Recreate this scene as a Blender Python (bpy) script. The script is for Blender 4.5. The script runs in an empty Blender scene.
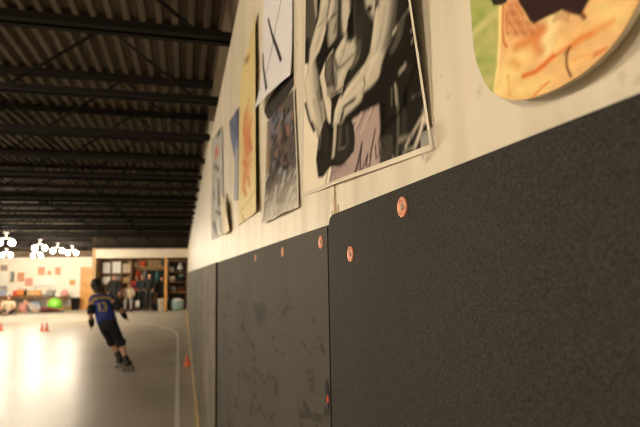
import bpy, bmesh, math, random
import numpy as np
from mathutils import Vector, Matrix
from mathutils.bvhtree import BVHTree
random.seed(7); rng = np.random.RandomState(5)
SC = bpy.context.scene; COL = SC.collection; PI = math.pi
V = Vector

# ------------------------------------------------------------------ camera
FPX = 516.0
PH = math.atan(58.1/FPX); TH = math.atan(138.03/FPX*math.cos(PH)); RO = math.radians(1.0)
FW = V((math.sin(TH)*math.cos(PH), math.cos(TH)*math.cos(PH), math.sin(PH)))
R0 = V((math.cos(TH), -math.sin(TH), 0)); U0 = R0.cross(FW)
RT = math.cos(RO)*R0 - math.sin(RO)*U0; UP = math.cos(RO)*U0 + math.sin(RO)*R0
EYE = V((0, 0, 1.7))
cd = bpy.data.cameras.new('camera'); cam = bpy.data.objects.new('camera', cd); COL.objects.link(cam)
m3 = Matrix((RT, UP, -FW)).transposed()
cam.matrix_world = Matrix.Translation(EYE) @ m3.to_4x4()
cd.sensor_width = 22.3; cd.lens = FPX*22.3/640; cd.clip_start = 0.01; cd.clip_end = 200
cd.dof.use_dof = True; cd.dof.focus_distance = 0.58; cd.dof.aperture_fstop = 5.3
SC.camera = cam
SC.cycles.filter_width = 1.1
def at(px, py, y):
    """world point at distance y down the hall seen at photo position px, py"""
    d = FW + RT*((px-320)/FPX) + UP*((213.5-py)/FPX)
    return EYE + d*(y/d.y)
def on_floor(px, py):
    d = FW + RT*((px-320)/FPX) + UP*((213.5-py)/FPX)
    return EYE + d*(-1.7/d.z)

# ------------------------------------------------------------------ materials
def lin(r, g, b):
    f = lambda c: (c/255/12.92 if c/255 <= .04045 else ((c/255+.055)/1.055)**2.4)
    return (f(r), f(g), f(b), 1)
def mat(name, col, rough=.6, metal=0, spec=.5, var=0, scale=6, bump=0, bscale=60, emit=None):
    m = bpy.data.materials.new(name); m.use_nodes = True
    nt = m.node_tree; b = nt.nodes['Principled BSDF']
    b.inputs['Base Color'].default_value = col; b.inputs['Roughness'].default_value = rough
    b.inputs['Metallic'].default_value = metal; b.inputs['Specular IOR Level'].default_value = spec
    if var or bump:
        tc = nt.nodes.new('ShaderNodeTexCoord')
    if var:
        n = nt.nodes.new('ShaderNodeTexNoise'); n.inputs['Scale'].default_value = scale; n.inputs['Detail'].default_value = 5
        nt.links.new(tc.outputs['Object'], n.inputs['Vector'])
        r = nt.nodes.new('ShaderNodeValToRGB')
        r.color_ramp.elements[0].position = .3; r.color_ramp.elements[1].position = .7
        r.color_ramp.elements[0].color = tuple(c*(1-var) for c in col[:3])+(1,)
        r.color_ramp.elements[1].color = tuple(min(1, c*(1+var)) for c in col[:3])+(1,)
        nt.links.new(n.outputs['Fac'], r.inputs['Fac']); nt.links.new(r.outputs['Color'], b.inputs['Base Color'])
    if bump:
        n2 = nt.nodes.new('ShaderNodeTexNoise'); n2.inputs['Scale'].default_value = bscale
        nt.links.new(tc.outputs['Object'], n2.inputs['Vector'])
        bp = nt.nodes.new('ShaderNodeBump'); bp.inputs['Strength'].default_value = bump; bp.inputs['Distance'].default_value = .002
        nt.links.new(n2.outputs['Fac'], bp.inputs['Height']); nt.links.new(bp.outputs['Normal'], b.inputs['Normal'])
    if emit:
        b.inputs['Emission Color'].default_value = col; b.inputs['Emission Strength'].default_value = emit
    return m

def pad_material(name, scuff, g):
    m = bpy.data.materials.new(name); m.use_nodes = True; nt = m.node_tree; L = nt.links.new
    b = nt.nodes['Principled BSDF']; b.inputs['Roughness'].default_value = .75; b.inputs['Specular IOR Level'].default_value = .22
    tc = nt.nodes.new('ShaderNodeTexCoord')
    n = nt.nodes.new('ShaderNodeTexNoise'); n.inputs['Scale'].default_value = 680; n.inputs['Detail'].default_value = 4
    L(tc.outputs['Object'], n.inputs['Vector'])
    r = nt.nodes.new('ShaderNodeValToRGB'); e = r.color_ramp.elements
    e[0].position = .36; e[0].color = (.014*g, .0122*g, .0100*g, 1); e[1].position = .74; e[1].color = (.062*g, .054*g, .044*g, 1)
    L(n.outputs['Fac'], r.inputs['Fac'])
    n3 = nt.nodes.new('ShaderNodeTexNoise'); n3.inputs['Scale'].default_value = 2.2; n3.inputs['Detail'].default_value = 4
    L(tc.outputs['Object'], n3.inputs['Vector'])
    r3 = nt.nodes.new('ShaderNodeMapRange'); r3.inputs[1].default_value = .3; r3.inputs[2].default_value = .7
    r3.inputs[3].default_value = .85; r3.inputs[4].default_value = 1.2
    L(n3.outputs['Fac'], r3.inputs[0])
    mx = nt.nodes.new('ShaderNodeMix'); mx.data_type = 'RGBA'; mx.blend_type = 'MULTIPLY'; mx.inputs[0].default_value = 1
    L(r.outputs['Color'], mx.inputs[6]); L(r3.outputs[0], mx.inputs[7])
    out = mx.outputs[2]
    if scuff:
        mp = nt.nodes.new('ShaderNodeMapping'); mp.inputs['Scale'].default_value = (1, 3.0, 11); mp.inputs['Rotation'].default_value = (.5, 0, 0)
        L(tc.outputs['Object'], mp.inputs['Vector'])
        n4 = nt.nodes.new('ShaderNodeTexNoise'); n4.inputs['Scale'].default_value = 1.5; n4.inputs['Detail'].default_value = 3
        n4.inputs['Distortion'].default_value = .8
        L(mp.outputs[0], n4.inputs['Vector'])
        r4 = nt.nodes.new('ShaderNodeValToRGB'); q = r4.color_ramp.elements
        q[0].position = .57; q[0].color = (0, 0, 0, 1); q[1].position = .68; q[1].color = (1, 1, 1, 1)
        L(n4.outputs['Fac'], r4.inputs['Fac'])
        mp2 = nt.nodes.new('ShaderNodeMapping'); mp2.inputs['Scale'].default_value = (1, 5, 16); mp2.inputs['Rotation'].default_value = (-.6, 0, 0)
        L(tc.outputs['Object'], mp2.inputs['Vector'])
        n5 = nt.nodes.new('ShaderNodeTexNoise'); n5.inputs['Scale'].default_value = 2.6; n5.inputs['Detail'].default_value = 2
        L(mp2.outputs[0], n5.inputs['Vector'])
        r5 = nt.nodes.new('ShaderNodeValToRGB'); q5 = r5.color_ramp.elements
        q5[0].position = .62; q5[0].color = (0, 0, 0, 1); q5[1].position = .67; q5[1].color = (1, 1, 1, 1)
        L(n5.outputs['Fac'], r5.inputs['Fac'])
        mxx = nt.nodes.new('ShaderNodeMath'); mxx.operation = 'MAXIMUM'; L(r4.outputs['Color'], mxx.inputs[0]); L(r5.outputs['Color'], mxx.inputs[1])
        sx = nt.nodes.new('ShaderNodeSeparateXYZ'); L(tc.outputs['Object'], sx.inputs[0])
        hz = nt.nodes.new('ShaderNodeMapRange'); hz.inputs[1].default_value = 1.72; hz.inputs[2].default_value = 1.58
        hz.inputs[3].default_value = 0; hz.inputs[4].default_value = .68; L(sx.outputs['Z'], hz.inputs[0])
        mu = nt.nodes.new('ShaderNodeMath'); mu.operation = 'MULTIPLY'; L(mxx.outputs[0], mu.inputs[0]); L(hz.outputs[0], mu.inputs[1])
        mk = nt.nodes.new('ShaderNodeMix'); mk.data_type = 'RGBA'; L(mu.outputs[0], mk.inputs[0])
        L(out, mk.inputs[6]); mk.inputs[7].default_value = (.006, .0055, .005, 1); out = mk.outputs[2]
    L(out, b.inputs['Base Color'])
    bp = nt.nodes.new('ShaderNodeBump'); bp.inputs['Strength'].default_value = .55; bp.inputs['Distance'].default_value = .0006
    L(n.outputs['Fac'], bp.inputs['Height']); L(bp.outputs['Normal'], b.inputs['Normal'])
    return m

def print_material(name, rough):
    m = bpy.data.materials.new(name); m.use_nodes = True; nt = m.node_tree
    b = nt.nodes['Principled BSDF']; b.inputs['Roughness'].default_value = rough; b.inputs['Specular IOR Level'].default_value = .10
    a = nt.nodes.new('ShaderNodeAttribute'); a.attribute_name = 'ink'
    nt.links.new(a.outputs['Color'], b.inputs['Base Color'])
    return m

def floor_material():
    m = bpy.data.materials.new('polished concrete'); m.use_nodes = True; nt = m.node_tree; L = nt.links.new
    b = nt.nodes['Principled BSDF']; b.inputs['Specular IOR Level'].default_value = .07; tc = nt.nodes.new('ShaderNodeTexCoord')
    n = nt.nodes.new('ShaderNodeTexNoise'); n.inputs['Scale'].default_value = .7; n.inputs['Detail'].default_value = 7
    L(tc.outputs['Object'], n.inputs['Vector'])
    r = nt.nodes.new('ShaderNodeValToRGB'); e = r.color_ramp.elements
    e[0].position = .3; e[0].color = (.38, .34, .285, 1); e[1].position = .72; e[1].color = (.50, .455, .385, 1)
    L(n.outputs['Fac'], r.inputs['Fac']); L(r.outputs['Color'], b.inputs['Base Color'])
    rr = nt.nodes.new('ShaderNodeMapRange'); rr.inputs[3].default_value = .28; rr.inputs[4].default_value = .42
    L(n.outputs['Fac'], rr.inputs[0]); L(rr.outputs[0], b.inputs['Roughness'])
    return m

def wall_paint():
    m = bpy.data.materials.new('cream paint'); m.use_nodes = True; nt = m.node_tree; L = nt.links.new
    b = nt.nodes['Principled BSDF']; b.inputs['Roughness'].default_value = .5
    tc = nt.nodes.new('ShaderNodeTexCoord')
    mp = nt.nodes.new('ShaderNodeMapping'); mp.inputs['Scale'].default_value = (1, 9, 1.1); L(tc.outputs['Object'], mp.inputs['Vector'])
    n = nt.nodes.new('ShaderNodeTexNoise'); n.inputs['Scale'].default_value = 1.6; n.inputs['Detail'].default_value = 6
    L(mp.outputs[0], n.inputs['Vector'])
    r = nt.nodes.new('ShaderNodeValToRGB'); e = r.color_ramp.elements
    e[0].position = .28; e[0].color = (.58, .50, .385, 1); e[1].position = .55; e[1].color = (.72, .645, .51, 1)
    L(n.outputs['Fac'], r.inputs['Fac'])
    # small brown specks and grime
    n2 = nt.nodes.new('ShaderNodeTexNoise'); n2.inputs['Scale'].default_value = 38; n2.inputs['Detail'].default_value = 4
    L(tc.outputs['Object'], n2.inputs['Vector'])
    r2 = nt.nodes.new('ShaderNodeValToRGB'); q = r2.color_ramp.elements
    q[0].position = .66; q[0].color = (0, 0, 0, 1); q[1].position = .78; q[1].color = (.5, .5, .5, 1)
    L(n2.outputs['Fac'], r2.inputs['Fac'])
    mx = nt.nodes.new('ShaderNodeMix'); mx.data_type = 'RGBA'; L(r2.outputs['Color'], mx.inputs[0])
    L(r.outputs['Color'], mx.inputs[6]); mx.inputs[7].default_value = (.30, .19, .08, 1)
    L(mx.outputs[2], b.inputs['Base Color'])
    n3 = nt.nodes.new('ShaderNodeTexNoise'); n3.inputs['Scale'].default_value = 90; L(tc.outputs['Object'], n3.inputs['Vector'])
    bp = nt.nodes.new('ShaderNodeBump'); bp.inputs['Strength'].default_value = .12; bp.inputs['Distance'].default_value = .002
    L(n3.outputs['Fac'], bp.inputs['Height']); L(bp.outputs['Normal'], b.inputs['Normal'])
    return m

M = dict(
    wall=wall_paint(), floor=floor_material(),
    pad=pad_material('black rubber', False, .86), padscuff=pad_material('scuffed black rubber', True, 1.9), padsheen=pad_material('sheen paled scuffed rubber', True, 5.0),  # paler base on the farther pads paints grazing sheen into the colour
    stain=mat('brown drip stain', (.40, .26, .10, 1), .6, var=.3, scale=30),
    groove=mat('panel joint', (.25, .19, .11, 1), .8),
    upper=mat('dusty brown steel', (.16, .115, .07, 1), .7, var=.3, scale=3),
    deck=mat('grey brown roof deck', (.095, .072, .048, 1), .7, 0, .3, var=.25, scale=1.2),
    joist=mat('dark red oxide steel', (.009, .0065, .0045, 1), .9, 0, .2, var=.3, scale=4),
    farwall=mat('white painted wall', (.80, .76, .66, 1), .6, var=.04, scale=2),
    header=mat('pale header board', (.62, .55, .44, 1), .6, var=.06),
    alcove=mat('tan plywood', (.36, .22, .09, 1), .6, var=.25, scale=3),
    yellow=mat('worn yellow paint', (.50, .33, .07, 1), .55, var=.3, scale=14),
    line=mat('white line paint', (.72, .69, .62, 1), .5, var=.08, scale=10),
    bulb=mat('glowing lamp glass', (1.0, .85, .64, 1), .3, emit=390),
    lampmetal=mat('lamp grey metal', (.3, .28, .25, 1), .4, .6),
    copper=mat('copper washer', (.74, .30, .18, 1), .42, .2, var=.15, scale=200),
    copperdark=mat('worn copper dish', (.62, .25, .145, 1), .5, .15, var=.25, scale=250),
    screw=mat('grey screw', (.36, .28, .22, 1), .5, .4),
    print_gloss=print_material('glossy photographic print', .22), print_matt=print_material('matt print', .5),
    white=mat('white paper', (.80, .78, .74, 1), .5), tape=None,
    wood=mat('orange varnished wood', (.62, .30, .07, 1), .4, var=.15, scale=4),
    wooddark=mat('brown wood', (.20, .095, .035, 1), .5, var=.25, scale=5),
    cardboard=mat('cardboard', (.55, .36, .17, 1), .8, var=.1),
    black=mat('black cloth', (.012, .012, .013, 1), .85, var=.3, scale=20),
    blackplastic=mat('black plastic', (.015, .015, .016, 1), .35),
    skin=mat('skin', (.55, .30, .19, 1), .5, var=.08, scale=12), eye=mat('eye', (.02, .015, .012, 1), .2), lip=mat('lips', (.42, .14, .11, 1), .5),
    hair=mat('dark brown hair', (.03, .018, .011, 1), .6, var=.4, scale=60), hairred=mat('auburn hair', (.15, .05, .025, 1), .6, var=.4, scale=60),
    navy=mat('royal blue jersey', (.014, .035, .22, 1), .7, var=.15, scale=20), yellowink=mat('yellow lettering', (.50, .36, .06, 1), .6),
    orange=mat('orange red plastic', (.92, .17, .06, 1), .45), orangecloth=mat('orange cloth', (.75, .25, .06, 1), .8, var=.1),
    red=mat('red cloth', (.55, .06, .03, 1), .8), grey=mat('grey cloth', (.30, .28, .27, 1), .85, var=.1), pink=mat('pink cloth', (.68, .32, .28, 1), .85, var=.1),
    beige=mat('beige cloth', (.60, .48, .34, 1), .85, var=.1), green=mat('lime green vinyl', (.22, .62, .06, 1), .35), teal=mat('teal cloth', (.05, .18, .17, 1), .7),
    palegreen=mat('pale teal plastic', (.35, .55, .52, 1), .4), whiteplastic=mat('white plastic', (.70, .66, .58, 1), .4), bluegrey=mat('blue grey plastic', (.30, .34, .45, 1), .5),
    darkred=mat('dark maroon cloth', (.12, .03, .025, 1), .85), darkblue=mat('dark navy cloth', (.02, .025, .045, 1), .85), metal=mat('grey metal', (.35, .33, .3, 1), .35, .8),
    wheel=mat('grey urethane wheel', (.22, .2, .18, 1), .5), picture=mat('red brown print', (.60, .28, .17, 1), .5, var=.5, scale=9), bottle=mat('dark green glass', (.02, .10, .05, 1), .15),
    darkwall=mat('dark back wall', (.30, .26, .21, 1), .8))
tp = bpy.data.materials.new('clear tape'); tp.use_nodes = True
pb = tp.node_tree.nodes['Principled BSDF']; pb.inputs['Base Color'].default_value = (.95, .9, .8, 1); pb.inputs['Roughness'].default_value = .12
pb.inputs['Transmission Weight'].default_value = .0; pb.inputs['Alpha'].default_value = .22
M['tape'] = tp

# ------------------------------------------------------------------ helpers
def obj(name, bm, m, parent=None, smooth=False, loc=None, rotz=0):
    me = bpy.data.meshes.new(name); bmesh.ops.recalc_face_normals(bm, faces=bm.faces[:]); bm.to_mesh(me); bm.free()
    for x in (m if isinstance(m, (list, tuple)) else [m]): me.materials.append(x)
    if smooth:
        for p in me.polygons: p.use_smooth = True
    o = bpy.data.objects.new(name, me); COL.objects.link(o)
    if parent: o.parent = parent
    if loc is not None: o.location = loc
    if rotz: o.rotation_euler.z = rotz
    return o
def tag(o, label, cat, group=None):
    o['label'] = label; o['category'] = cat
    if group: o['group'] = group
    return o
def thing(name, label, cat, loc=(0, 0, 0), rotz=0, group=None):
    o = bpy.data.objects.new(name, None); COL.objects.link(o); o.location = loc; o.rotation_euler.z = rotz; o.empty_display_size = .1
    return tag(o, label, cat, group)
def struct(name, bm, m, smooth=False):
    o = obj(name, bm, m, None, smooth); o['kind'] = 'structure'; return o
def dup(root, loc, label=None, rotz=None):
    r = root.copy(); COL.objects.link(r); r.location = loc
    if rotz is not None: r.rotation_euler.z = rotz
    if label: r['label'] = label
    for ch in list(root.children):
        c = ch.copy(); COL.objects.link(c); c.parent = r
        for g in list(ch.children):
            d = g.copy(); COL.objects.link(d); d.parent = c
    return r
def B(): return bmesh.new()
def box(bm, c, s, bev=0, rot=None, mi=0):
    n0 = set(bm.faces)
    r = bmesh.ops.create_cube(bm, size=1); vs = r['verts']
    bmesh.ops.scale(bm, vec=s, verts=vs)
    if bev:
        es = list({e for v in vs for e in v.link_edges})
        g = bmesh.ops.bevel(bm, geom=es, offset=bev, segments=2, affect='EDGES', profile=.5)
        vs = list({v for f in bm.faces if f not in n0 for v in f.verts})
    if rot is not None: bmesh.ops.rotate(bm, cent=(0, 0, 0), matrix=rot, verts=vs)
    bmesh.ops.translate(bm, vec=c, verts=vs)
    if mi:
        for f in bm.faces:
            if f not in n0: f.material_index = mi
    return bm
def bx(x0, x1, y0, y1, z0, z1, bev=0, bm=None):
    bm = bm or B()
    return box(bm, ((x0+x1)/2, (y0+y1)/2, (z0+z1)/2), (abs(x1-x0), abs(y1-y0), abs(z1-z0)), bev)
def frame(d):
    d = V(d).normalized(); a = V((0, 0, 1)) if abs(d.z) < .9 else V((1, 0, 0))
    u = d.cross(a).normalized(); return u, d.cross(u).normalized()
def tube(bm, pts, rad, n=10, cap=True):
    pts = [V(p) for p in pts]; k = len(pts)
    rad = rad if isinstance(rad, (list, tuple)) else [rad]*k
    rings = []
    u, w = frame(pts[1]-pts[0])
    for i, p in enumerate(pts):
        d = (pts[min(i+1, k-1)]-pts[max(i-1, 0)]).normalized()
        u = (u - d*u.dot(d)).normalized(); w = d.cross(u)
        rings.append([bm.verts.new(p+(u*math.cos(t)+w*math.sin(t))*rad[i]) for t in [2*PI*j/n for j in range(n)]])
    for a, b in zip(rings, rings[1:]):
        for j in range(n): bm.faces.new((a[j], a[(j+1) % n], b[(j+1) % n], b[j]))
    if cap: bm.faces.new(rings[0][::-1]); bm.faces.new(rings[-1])
    return bm
def lathe(bm, prof, c=(0, 0, 0), axis=(0, 0, 1), n=24, mi=0):
    a = V(axis).normalized(); u, w = frame(a); c = V(c); rings = []
    for r, h in prof:
        if r < 1e-6: rings.append([bm.verts.new(c+a*h)])
        else: rings.append([bm.verts.new(c+a*h+(u*math.cos(t)+w*math.sin(t))*r) for t in [2*PI*j/n for j in range(n)]])
    for p, q in zip(rings, rings[1:]):
        for j in range(n):
            k = (j+1) % n
            if len(p) == 1 and len(q) == 1: continue
            if len(p) == 1: f = bm.faces.new((p[0], q[k], q[j]))
            elif len(q) == 1: f = bm.faces.new((p[j], p[k], q[0]))
            else: f = bm.faces.new((p[j], p[k], q[k], q[j]))
            f.material_index = mi
    return bm
def ball(bm, c, s, seg=16, mi=0, rot=None):
    n0 = set(bm.faces)
    r = bmesh.ops.create_uvsphere(bm, u_segments=seg, v_segments=seg//2+2, radius=1); vs = r['verts']
    bmesh.ops.scale(bm, vec=s if hasattr(s, '__len__') else (s, s, s), verts=vs)
    if rot is not None: bmesh.ops.rotate(bm, cent=(0, 0, 0), matrix=rot, verts=vs)
    bmesh.ops.translate(bm, vec=c, verts=vs)
    if mi:
        for f in bm.faces:
            if f not in n0: f.material_index = mi
    return vs
def prism(bm, poly, axis, a0, a1):
    """extrude a 2D outline along an axis ('x','y','z') from a0 to a1"""
    mk = {'x': lambda p, a: (a, p[0], p[1]), 'y': lambda p, a: (p[0], a, p[1]), 'z': lambda p, a: (p[0], p[1], a)}[axis]
    A = [bm.verts.new(mk(p, a0)) for p in poly]; Bv = [bm.verts.new(mk(p, a1)) for p in poly]
    bm.faces.new(A); bm.faces.new(Bv[::-1])
    for i in range(len(poly)):
        j = (i+1) % len(poly); bm.faces.new((A[i], A[j], Bv[j], Bv[i]))
    return bm
def skin_bm(verts, edges, radii, root=0, sub=1):
    """grow a smooth limb surface round a skeleton"""
    me = bpy.data.meshes.new('tmp'); me.from_pydata([tuple(v) for v in verts], edges, []); me.update()
    o = bpy.data.objects.new('tmp', me); COL.objects.link(o)
    md = o.modifiers.new('s', 'SKIN'); md.use_smooth_shade = True
    for i, sv in enumerate(me.skin_vertices[0].data):
        r = radii[i]; sv.radius = r if hasattr(r, '__len__') else (r, r); sv.use_root = (i == root)
    sb = o.modifiers.new('d', 'SUBSURF'); sb.levels = sub; sb.render_levels = sub
    dg = bpy.context.evaluated_depsgraph_get(); ev = o.evaluated_get(dg); tm = ev.to_mesh()
    bm = B(); bm.from_mesh(tm); ev.to_mesh_clear()
    bpy.data.objects.remove(o); bpy.data.meshes.remove(me)
    return bm
def merge(bm, other):
    me = bpy.data.meshes.new('t'); other.to_mesh(me); other.free(); bm.from_mesh(me); bpy.data.meshes.remove(me); return bm

# ------------------------------------------------------------------ the hall
WX = .226            # face of the cream wall
PX = .200            # face of the rubber pads
XL, Y0, YF, YL, ZD = -14.5, -4.0, 25.4, 29.0, 3.45
struct('floor', bx(XL, .4, Y0, YL+.2, -.12, 0), M['floor'])
# right wall: cream boards with narrow grooves between them, two material slots
bm = B(); edges = [Y0, -1.0, .757, 1.22, 1.62, 2.0, 2.45, 2.9, 3.35, 3.8, 4.25]
y = 4.75
while y < 27.9: edges.append(y); y += .6
edges.append(28)
for a, b in zip(edges, edges[1:]):
    bx(WX, WX+.14, a+.0012, b-.0012, 0, 2.90 if b < 4.8 else 3.1, 0, bm)
n0 = len(bm.faces)
bx(WX+.0025, WX+.13, Y0+.01, 27.99, .01, 2.89, 0, bm)
for s0, w, z0, z1 in ((.757, .007, 1.70, 1.838), (.741, .0045, 1.70, 1.80), (.775, .004, 1.70, 1.795)):
    prism(bm, [(s0-w, z0), (s0+w, z0), (s0+w*1.3, (z0+z1)/2), (s0+w*.6, z1), (s0-w*.5, z1), (s0-w*1.2, (z0+z1)/2)], 'x', WX-.0006, WX+.001)
bm.faces.ensure_lookup_table()
for i in range(n0, len(bm.faces)): bm.faces[i].material_index = 1
for i in range(len(bm.faces)-24, len(bm.faces)): bm.faces[i].material_index = 2
struct('wall_right', bm, [M['wall'], M['groove'], M['stain']])
struct('wall_right_upper', bx(WX+.03, WX+.2, Y0, 28, 2.85, ZD+.2), M['upper'])
struct('wall_left', bx(XL-.2, XL, Y0, YL+.2, 0, ZD+.2), M['farwall'])
struct('wall_back', bx(XL, .4, Y0-.2, Y0, 0, ZD+.2), M['farwall'])
XD = -3.84           # where the white wall ends and the alcove begins
struct('wall_far', bx(XL, XD-.15, YL, YL+.15, 0, 2.66), M['farwall'])
struct('wall_far_upper', bx(XL, XD-.15, YL+.01, YL+.15, 2.66, ZD+.1), M['upper'])
struct('wall_alcove', bx(XD-.15, XD, YF, YL, 0, ZD), M['alcove'])
struct('wall_alcove_back', bx(XD-.15, .3, 27.4, 27.55, 0, ZD), M['alcove'])
struct('trim_1', bx(XD, WX, YF-.02, YF+.13, 2.48, 2.88, .01), M['header'])
struct('trim_2', bx(XD, WX, YF, YF+.12, 2.88, ZD), M['upper'])
struct('trim_3', bx(-.84, -.72, YF+.02, YF+.14, 0, 2.48, .008), M['wood'])
struct('baseboard_right', bx(.172, WX+.05, Y0, 25.3, 0, .09, .012), M['yellow'])
struct('baseboard_far', bx(XL, XD-.16, YL-.03, YL+.02, 0, .16), M['yellow'])
# roof deck: trapezoid ribs running the length of the hall
bm = B(); prof = []; x = XL
while x < .4:
    prof += [(x, ZD+.03), (x+.036, ZD+.03), (x+.05, ZD+.07), (x+.096, ZD+.07)]; x += .11
A = [bm.verts.new((p[0], Y0, p[1])) for p in prof]; C_ = [bm.verts.new((p[0], YL+.2, p[1])) for p in prof]
for i in range(len(prof)-1): bm.faces.new((A[i], A[i+1], C_[i+1], C_[i]))
bx(XL, .4, Y0, YL+.2, ZD+.09, ZD+.14, 0, bm)
struct('ceiling', bm, M['deck'])
# track line: straight run beside the wall then a bend to the left
pts = [(-.03, -2), (-.03, 5.0), (-.06, 8), (-.10, 14.0)]
for k in range(1, 9):
    t = k/8*PI/2; pts.append((-.10-2.6*(1-math.cos(t)), 14.8+5.2*math.sin(t)))
pts += [(-4.5, 20.0), (-9, 20.0)]
bm = B(); ring = []
for i, p in enumerate(pts):
    q0, q1 = V(pts[max(i-1, 0)]+(0,)), V(pts[min(i+1, len(pts)-1)]+(0,)); d = (q1-q0).normalized(); n = V((-d.y, d.x, 0))*.029
    ring.append([bm.verts.new(V((p[0], p[1], z))+n*s) for s, z in ((1, -.002), (1, .0025), (-1, .0025), (-1, -.002))])
for a, b in zip(ring, ring[1:]):
    for j in range(4): bm.faces.new((a[j], a[(j+1) % 4], b[(j+1) % 4], b[j]))
bm.faces.new(ring[0]); bm.faces.new(ring[-1][::-1])
struct('floor_marking', bm, M['line'])
# door in the far wall
DX = -4.67
bm = bx(DX-.34, DX+.34, YL-.05, YL, 0, 2.06, .006)
d = struct('door_1', bm, M['wood'])
bm = B()
for a in (DX-.38, DX+.38): bx(a-.04, a+.04, YL-.06, YL, 0, 2.14, 0, bm)
bx(DX-.42, DX+.42, YL-.06, YL, 2.06, 2.14, 0, bm)
obj('door_frame', bm, M['wood'], d)
bm = B(); tube(bm, [(DX+.27, YL-.05, 1.0), (DX+.27, YL-.11, 1.0), (DX+.15, YL-.11, 1.0)], .012)
obj('door_handle', bm, M['metal'], d)

# roof joists
ORD = ['first', 'second', 'third', 'fourth', 'fifth', 'sixth', 'seventh', 'eighth', 'ninth', 'tenth', 'eleventh', 'twelfth', 'thirteenth', 'fourteenth', 'fifteenth',
       'sixteenth', 'seventeenth', 'eighteenth', 'nineteenth', 'twentieth', 'twenty-first', 'twenty-second', 'twenty-third', 'twenty-fourth', 'twenty-fifth', 'twenty-sixth', 'twenty-seventh', 'twenty-eighth']
def make_joist():
    t = thing('roof_joist', 'x', 'joist', (0, 0, 2.935), 0, 'open web roof joists')
    bm = B()
    for s in (-1, 1):
        bx(XL+.05, WX+.02, s*.012, s*.055, .0, .006, 0, bm); bx(XL+.05, WX+.02, s*.012, s*.018, 0, .05, 0, bm)
    obj('bottom_chord', bm, M['joist'], t)
    bm = B()
    for s in (-1, 1):
        bx(XL+.05, WX+.02, s*.012, s*.06, .535, .542, 0, bm); bx(XL+.05, WX+.02, s*.012, s*.018, .49, .542, 0, bm)
    obj('top_chord', bm, M['joist'], t)
    bm = B(); x = WX-.15; up = False
    while x > XL+.7:
        tube(bm, [(x, 0, .51 if up else .025), (x-.62, 0, .025 if up else .51)], .011, 6); x -= .62; up = not up
    obj('web_diagonals', bm, M['joist'], t)
    return t
j0 = make_joist(); vis = 0
for k in range(30):
    yy = 2.69-1.045*3+1.045*k
    if yy > YL-.2: break
    if abs(yy-YF) < .3: yy = YF-.32
    r = j0 if k == 0 else dup(j0, (0, yy, 2.935)); r.location = (0, yy, 2.935)
    if yy < 2.5: r['label'] = 'dark steel roof joist overhead, above the top edge of the photo'
    else:
        vis += 1; r['label'] = ('frontmost dark steel open web roof joist, highest in the photo' if vis == 1 else
            'dark steel open web roof joist, %s in line counting back from the frontmost' % ORD[vis-1])

# ------------------------------------------------------------------ lamps: twin globe fittings in rows under the joists
def make_lamp():
    t = thing('ceiling_lamp', 'x', 'lamp', (0, 0, 0), 0, 'twin globe ceiling lamps')
    bm = B(); lathe(bm, [(0, .19), (.07, .19), (.07, .165), (.03, .15), (.014, .14), (.014, .02), (0, .02)]); obj('stem', bm, M['lampmetal'], t, True)
    bm = B(); tube(bm, [(-.17, 0, .02), (.17, 0, .02)], .014); obj('cross_bar', bm, M['lampmetal'], t, True)
    for s in (-1, 1):
        bm = B(); lathe(bm, [(0, .05), (.035, .04), (.045, -.03), (.03, -.03)], (s*.15, 0, 0)); sk = obj('socket', bm, M['lampmetal'], t, True)
        bm = B(); ball(bm, (s*.15, 0, -.10), .07, 16); obj('globe', bm, M['bulb'], sk, True)
    return t
lamps = [(-4.6, 15.5, 'twin globe lamp at the left edge of the photo, frontmost of the lit row'),
         (-4.5, 18.5, 'second twin globe lamp back along the lit row'),
         (-4.4, 20.5, 'third twin globe lamp back along the lit row'),
         (-4.3, 22.5, 'last twin globe lamp of the lit row, nearest the orange door'),
         (-6.15, 24.9, 'twin globe lamp low over the far tables, behind the lit row'),
         (-7.1, 24.1, 'twin globe lamp far back by the left edge of the photo')]
hidden = [(-4.2, 2.4), (-4.2, -1.6), (-5, 9.0), (-10, 6), (-10, 16)]
l0 = make_lamp()
for i, (x, y, lb) in enumerate(lamps):
    r = l0 if i == 0 else dup(l0, (x, y, 2.71)); r.location = (x, y, 2.71); r['label'] = lb
bright = M['bulb'].copy(); bright.node_tree.nodes['Principled BSDF'].inputs['Emission Strength'].default_value = 980
def brighten(r):
    for c in [g for ch in r.children for g in ch.children]:
        c.data = c.data.copy(); c.data.materials[0] = bright
for x, y in hidden:
    r = dup(l0, (x, y, 2.71), 'twin globe lamp lighting the hall outside the frame to the left')
    if x > -4.5: brighten(r)


for o in [o for o in COL.objects if o.name.startswith('ceiling_lamp') and o.location.y > 22 and not o.parent]: brighten(o)

# ------------------------------------------------------------------ rubber pads on the wall
def pad(name_label, y0, y1, zt, m, face=PX, corner=.012):
    bm = B(); zb = .09
    c = corner
    poly = [(y0, zb), (y1, zb), (y1, zt-c*1.2)]
    for k in range(6):
        t = k/5*PI/2; poly.append((y1-c+c*math.cos(t), zt-c*1.2+c*1.2*math.sin(t)))
    poly += [(y0+.004, zt), (y0, zt-.004)]
    q = []
    for p in poly:
        if not q or (abs(p[0]-q[-1][0])+abs(p[1]-q[-1][1])) > 1e-6: q.append(p)
    prism(bm, q, 'x', face, WX)
    es = [e for e in bm.edges if all(abs(v.co.x-face) < 1e-6 for v in e.verts)]
    bmesh.ops.bevel(bm, geom=es, offset=.0025, segments=2, affect='EDGES')
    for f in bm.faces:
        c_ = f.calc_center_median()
        if c_.y < y0+.0035 and c_.x > face+.001: f.material_index = 1      # black end face paints the shade in the gap between pads
    return tag(obj('wall_pad', bm, [m, M['black']]), name_label, 'wall pad', 'black rubber wall pads')
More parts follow.
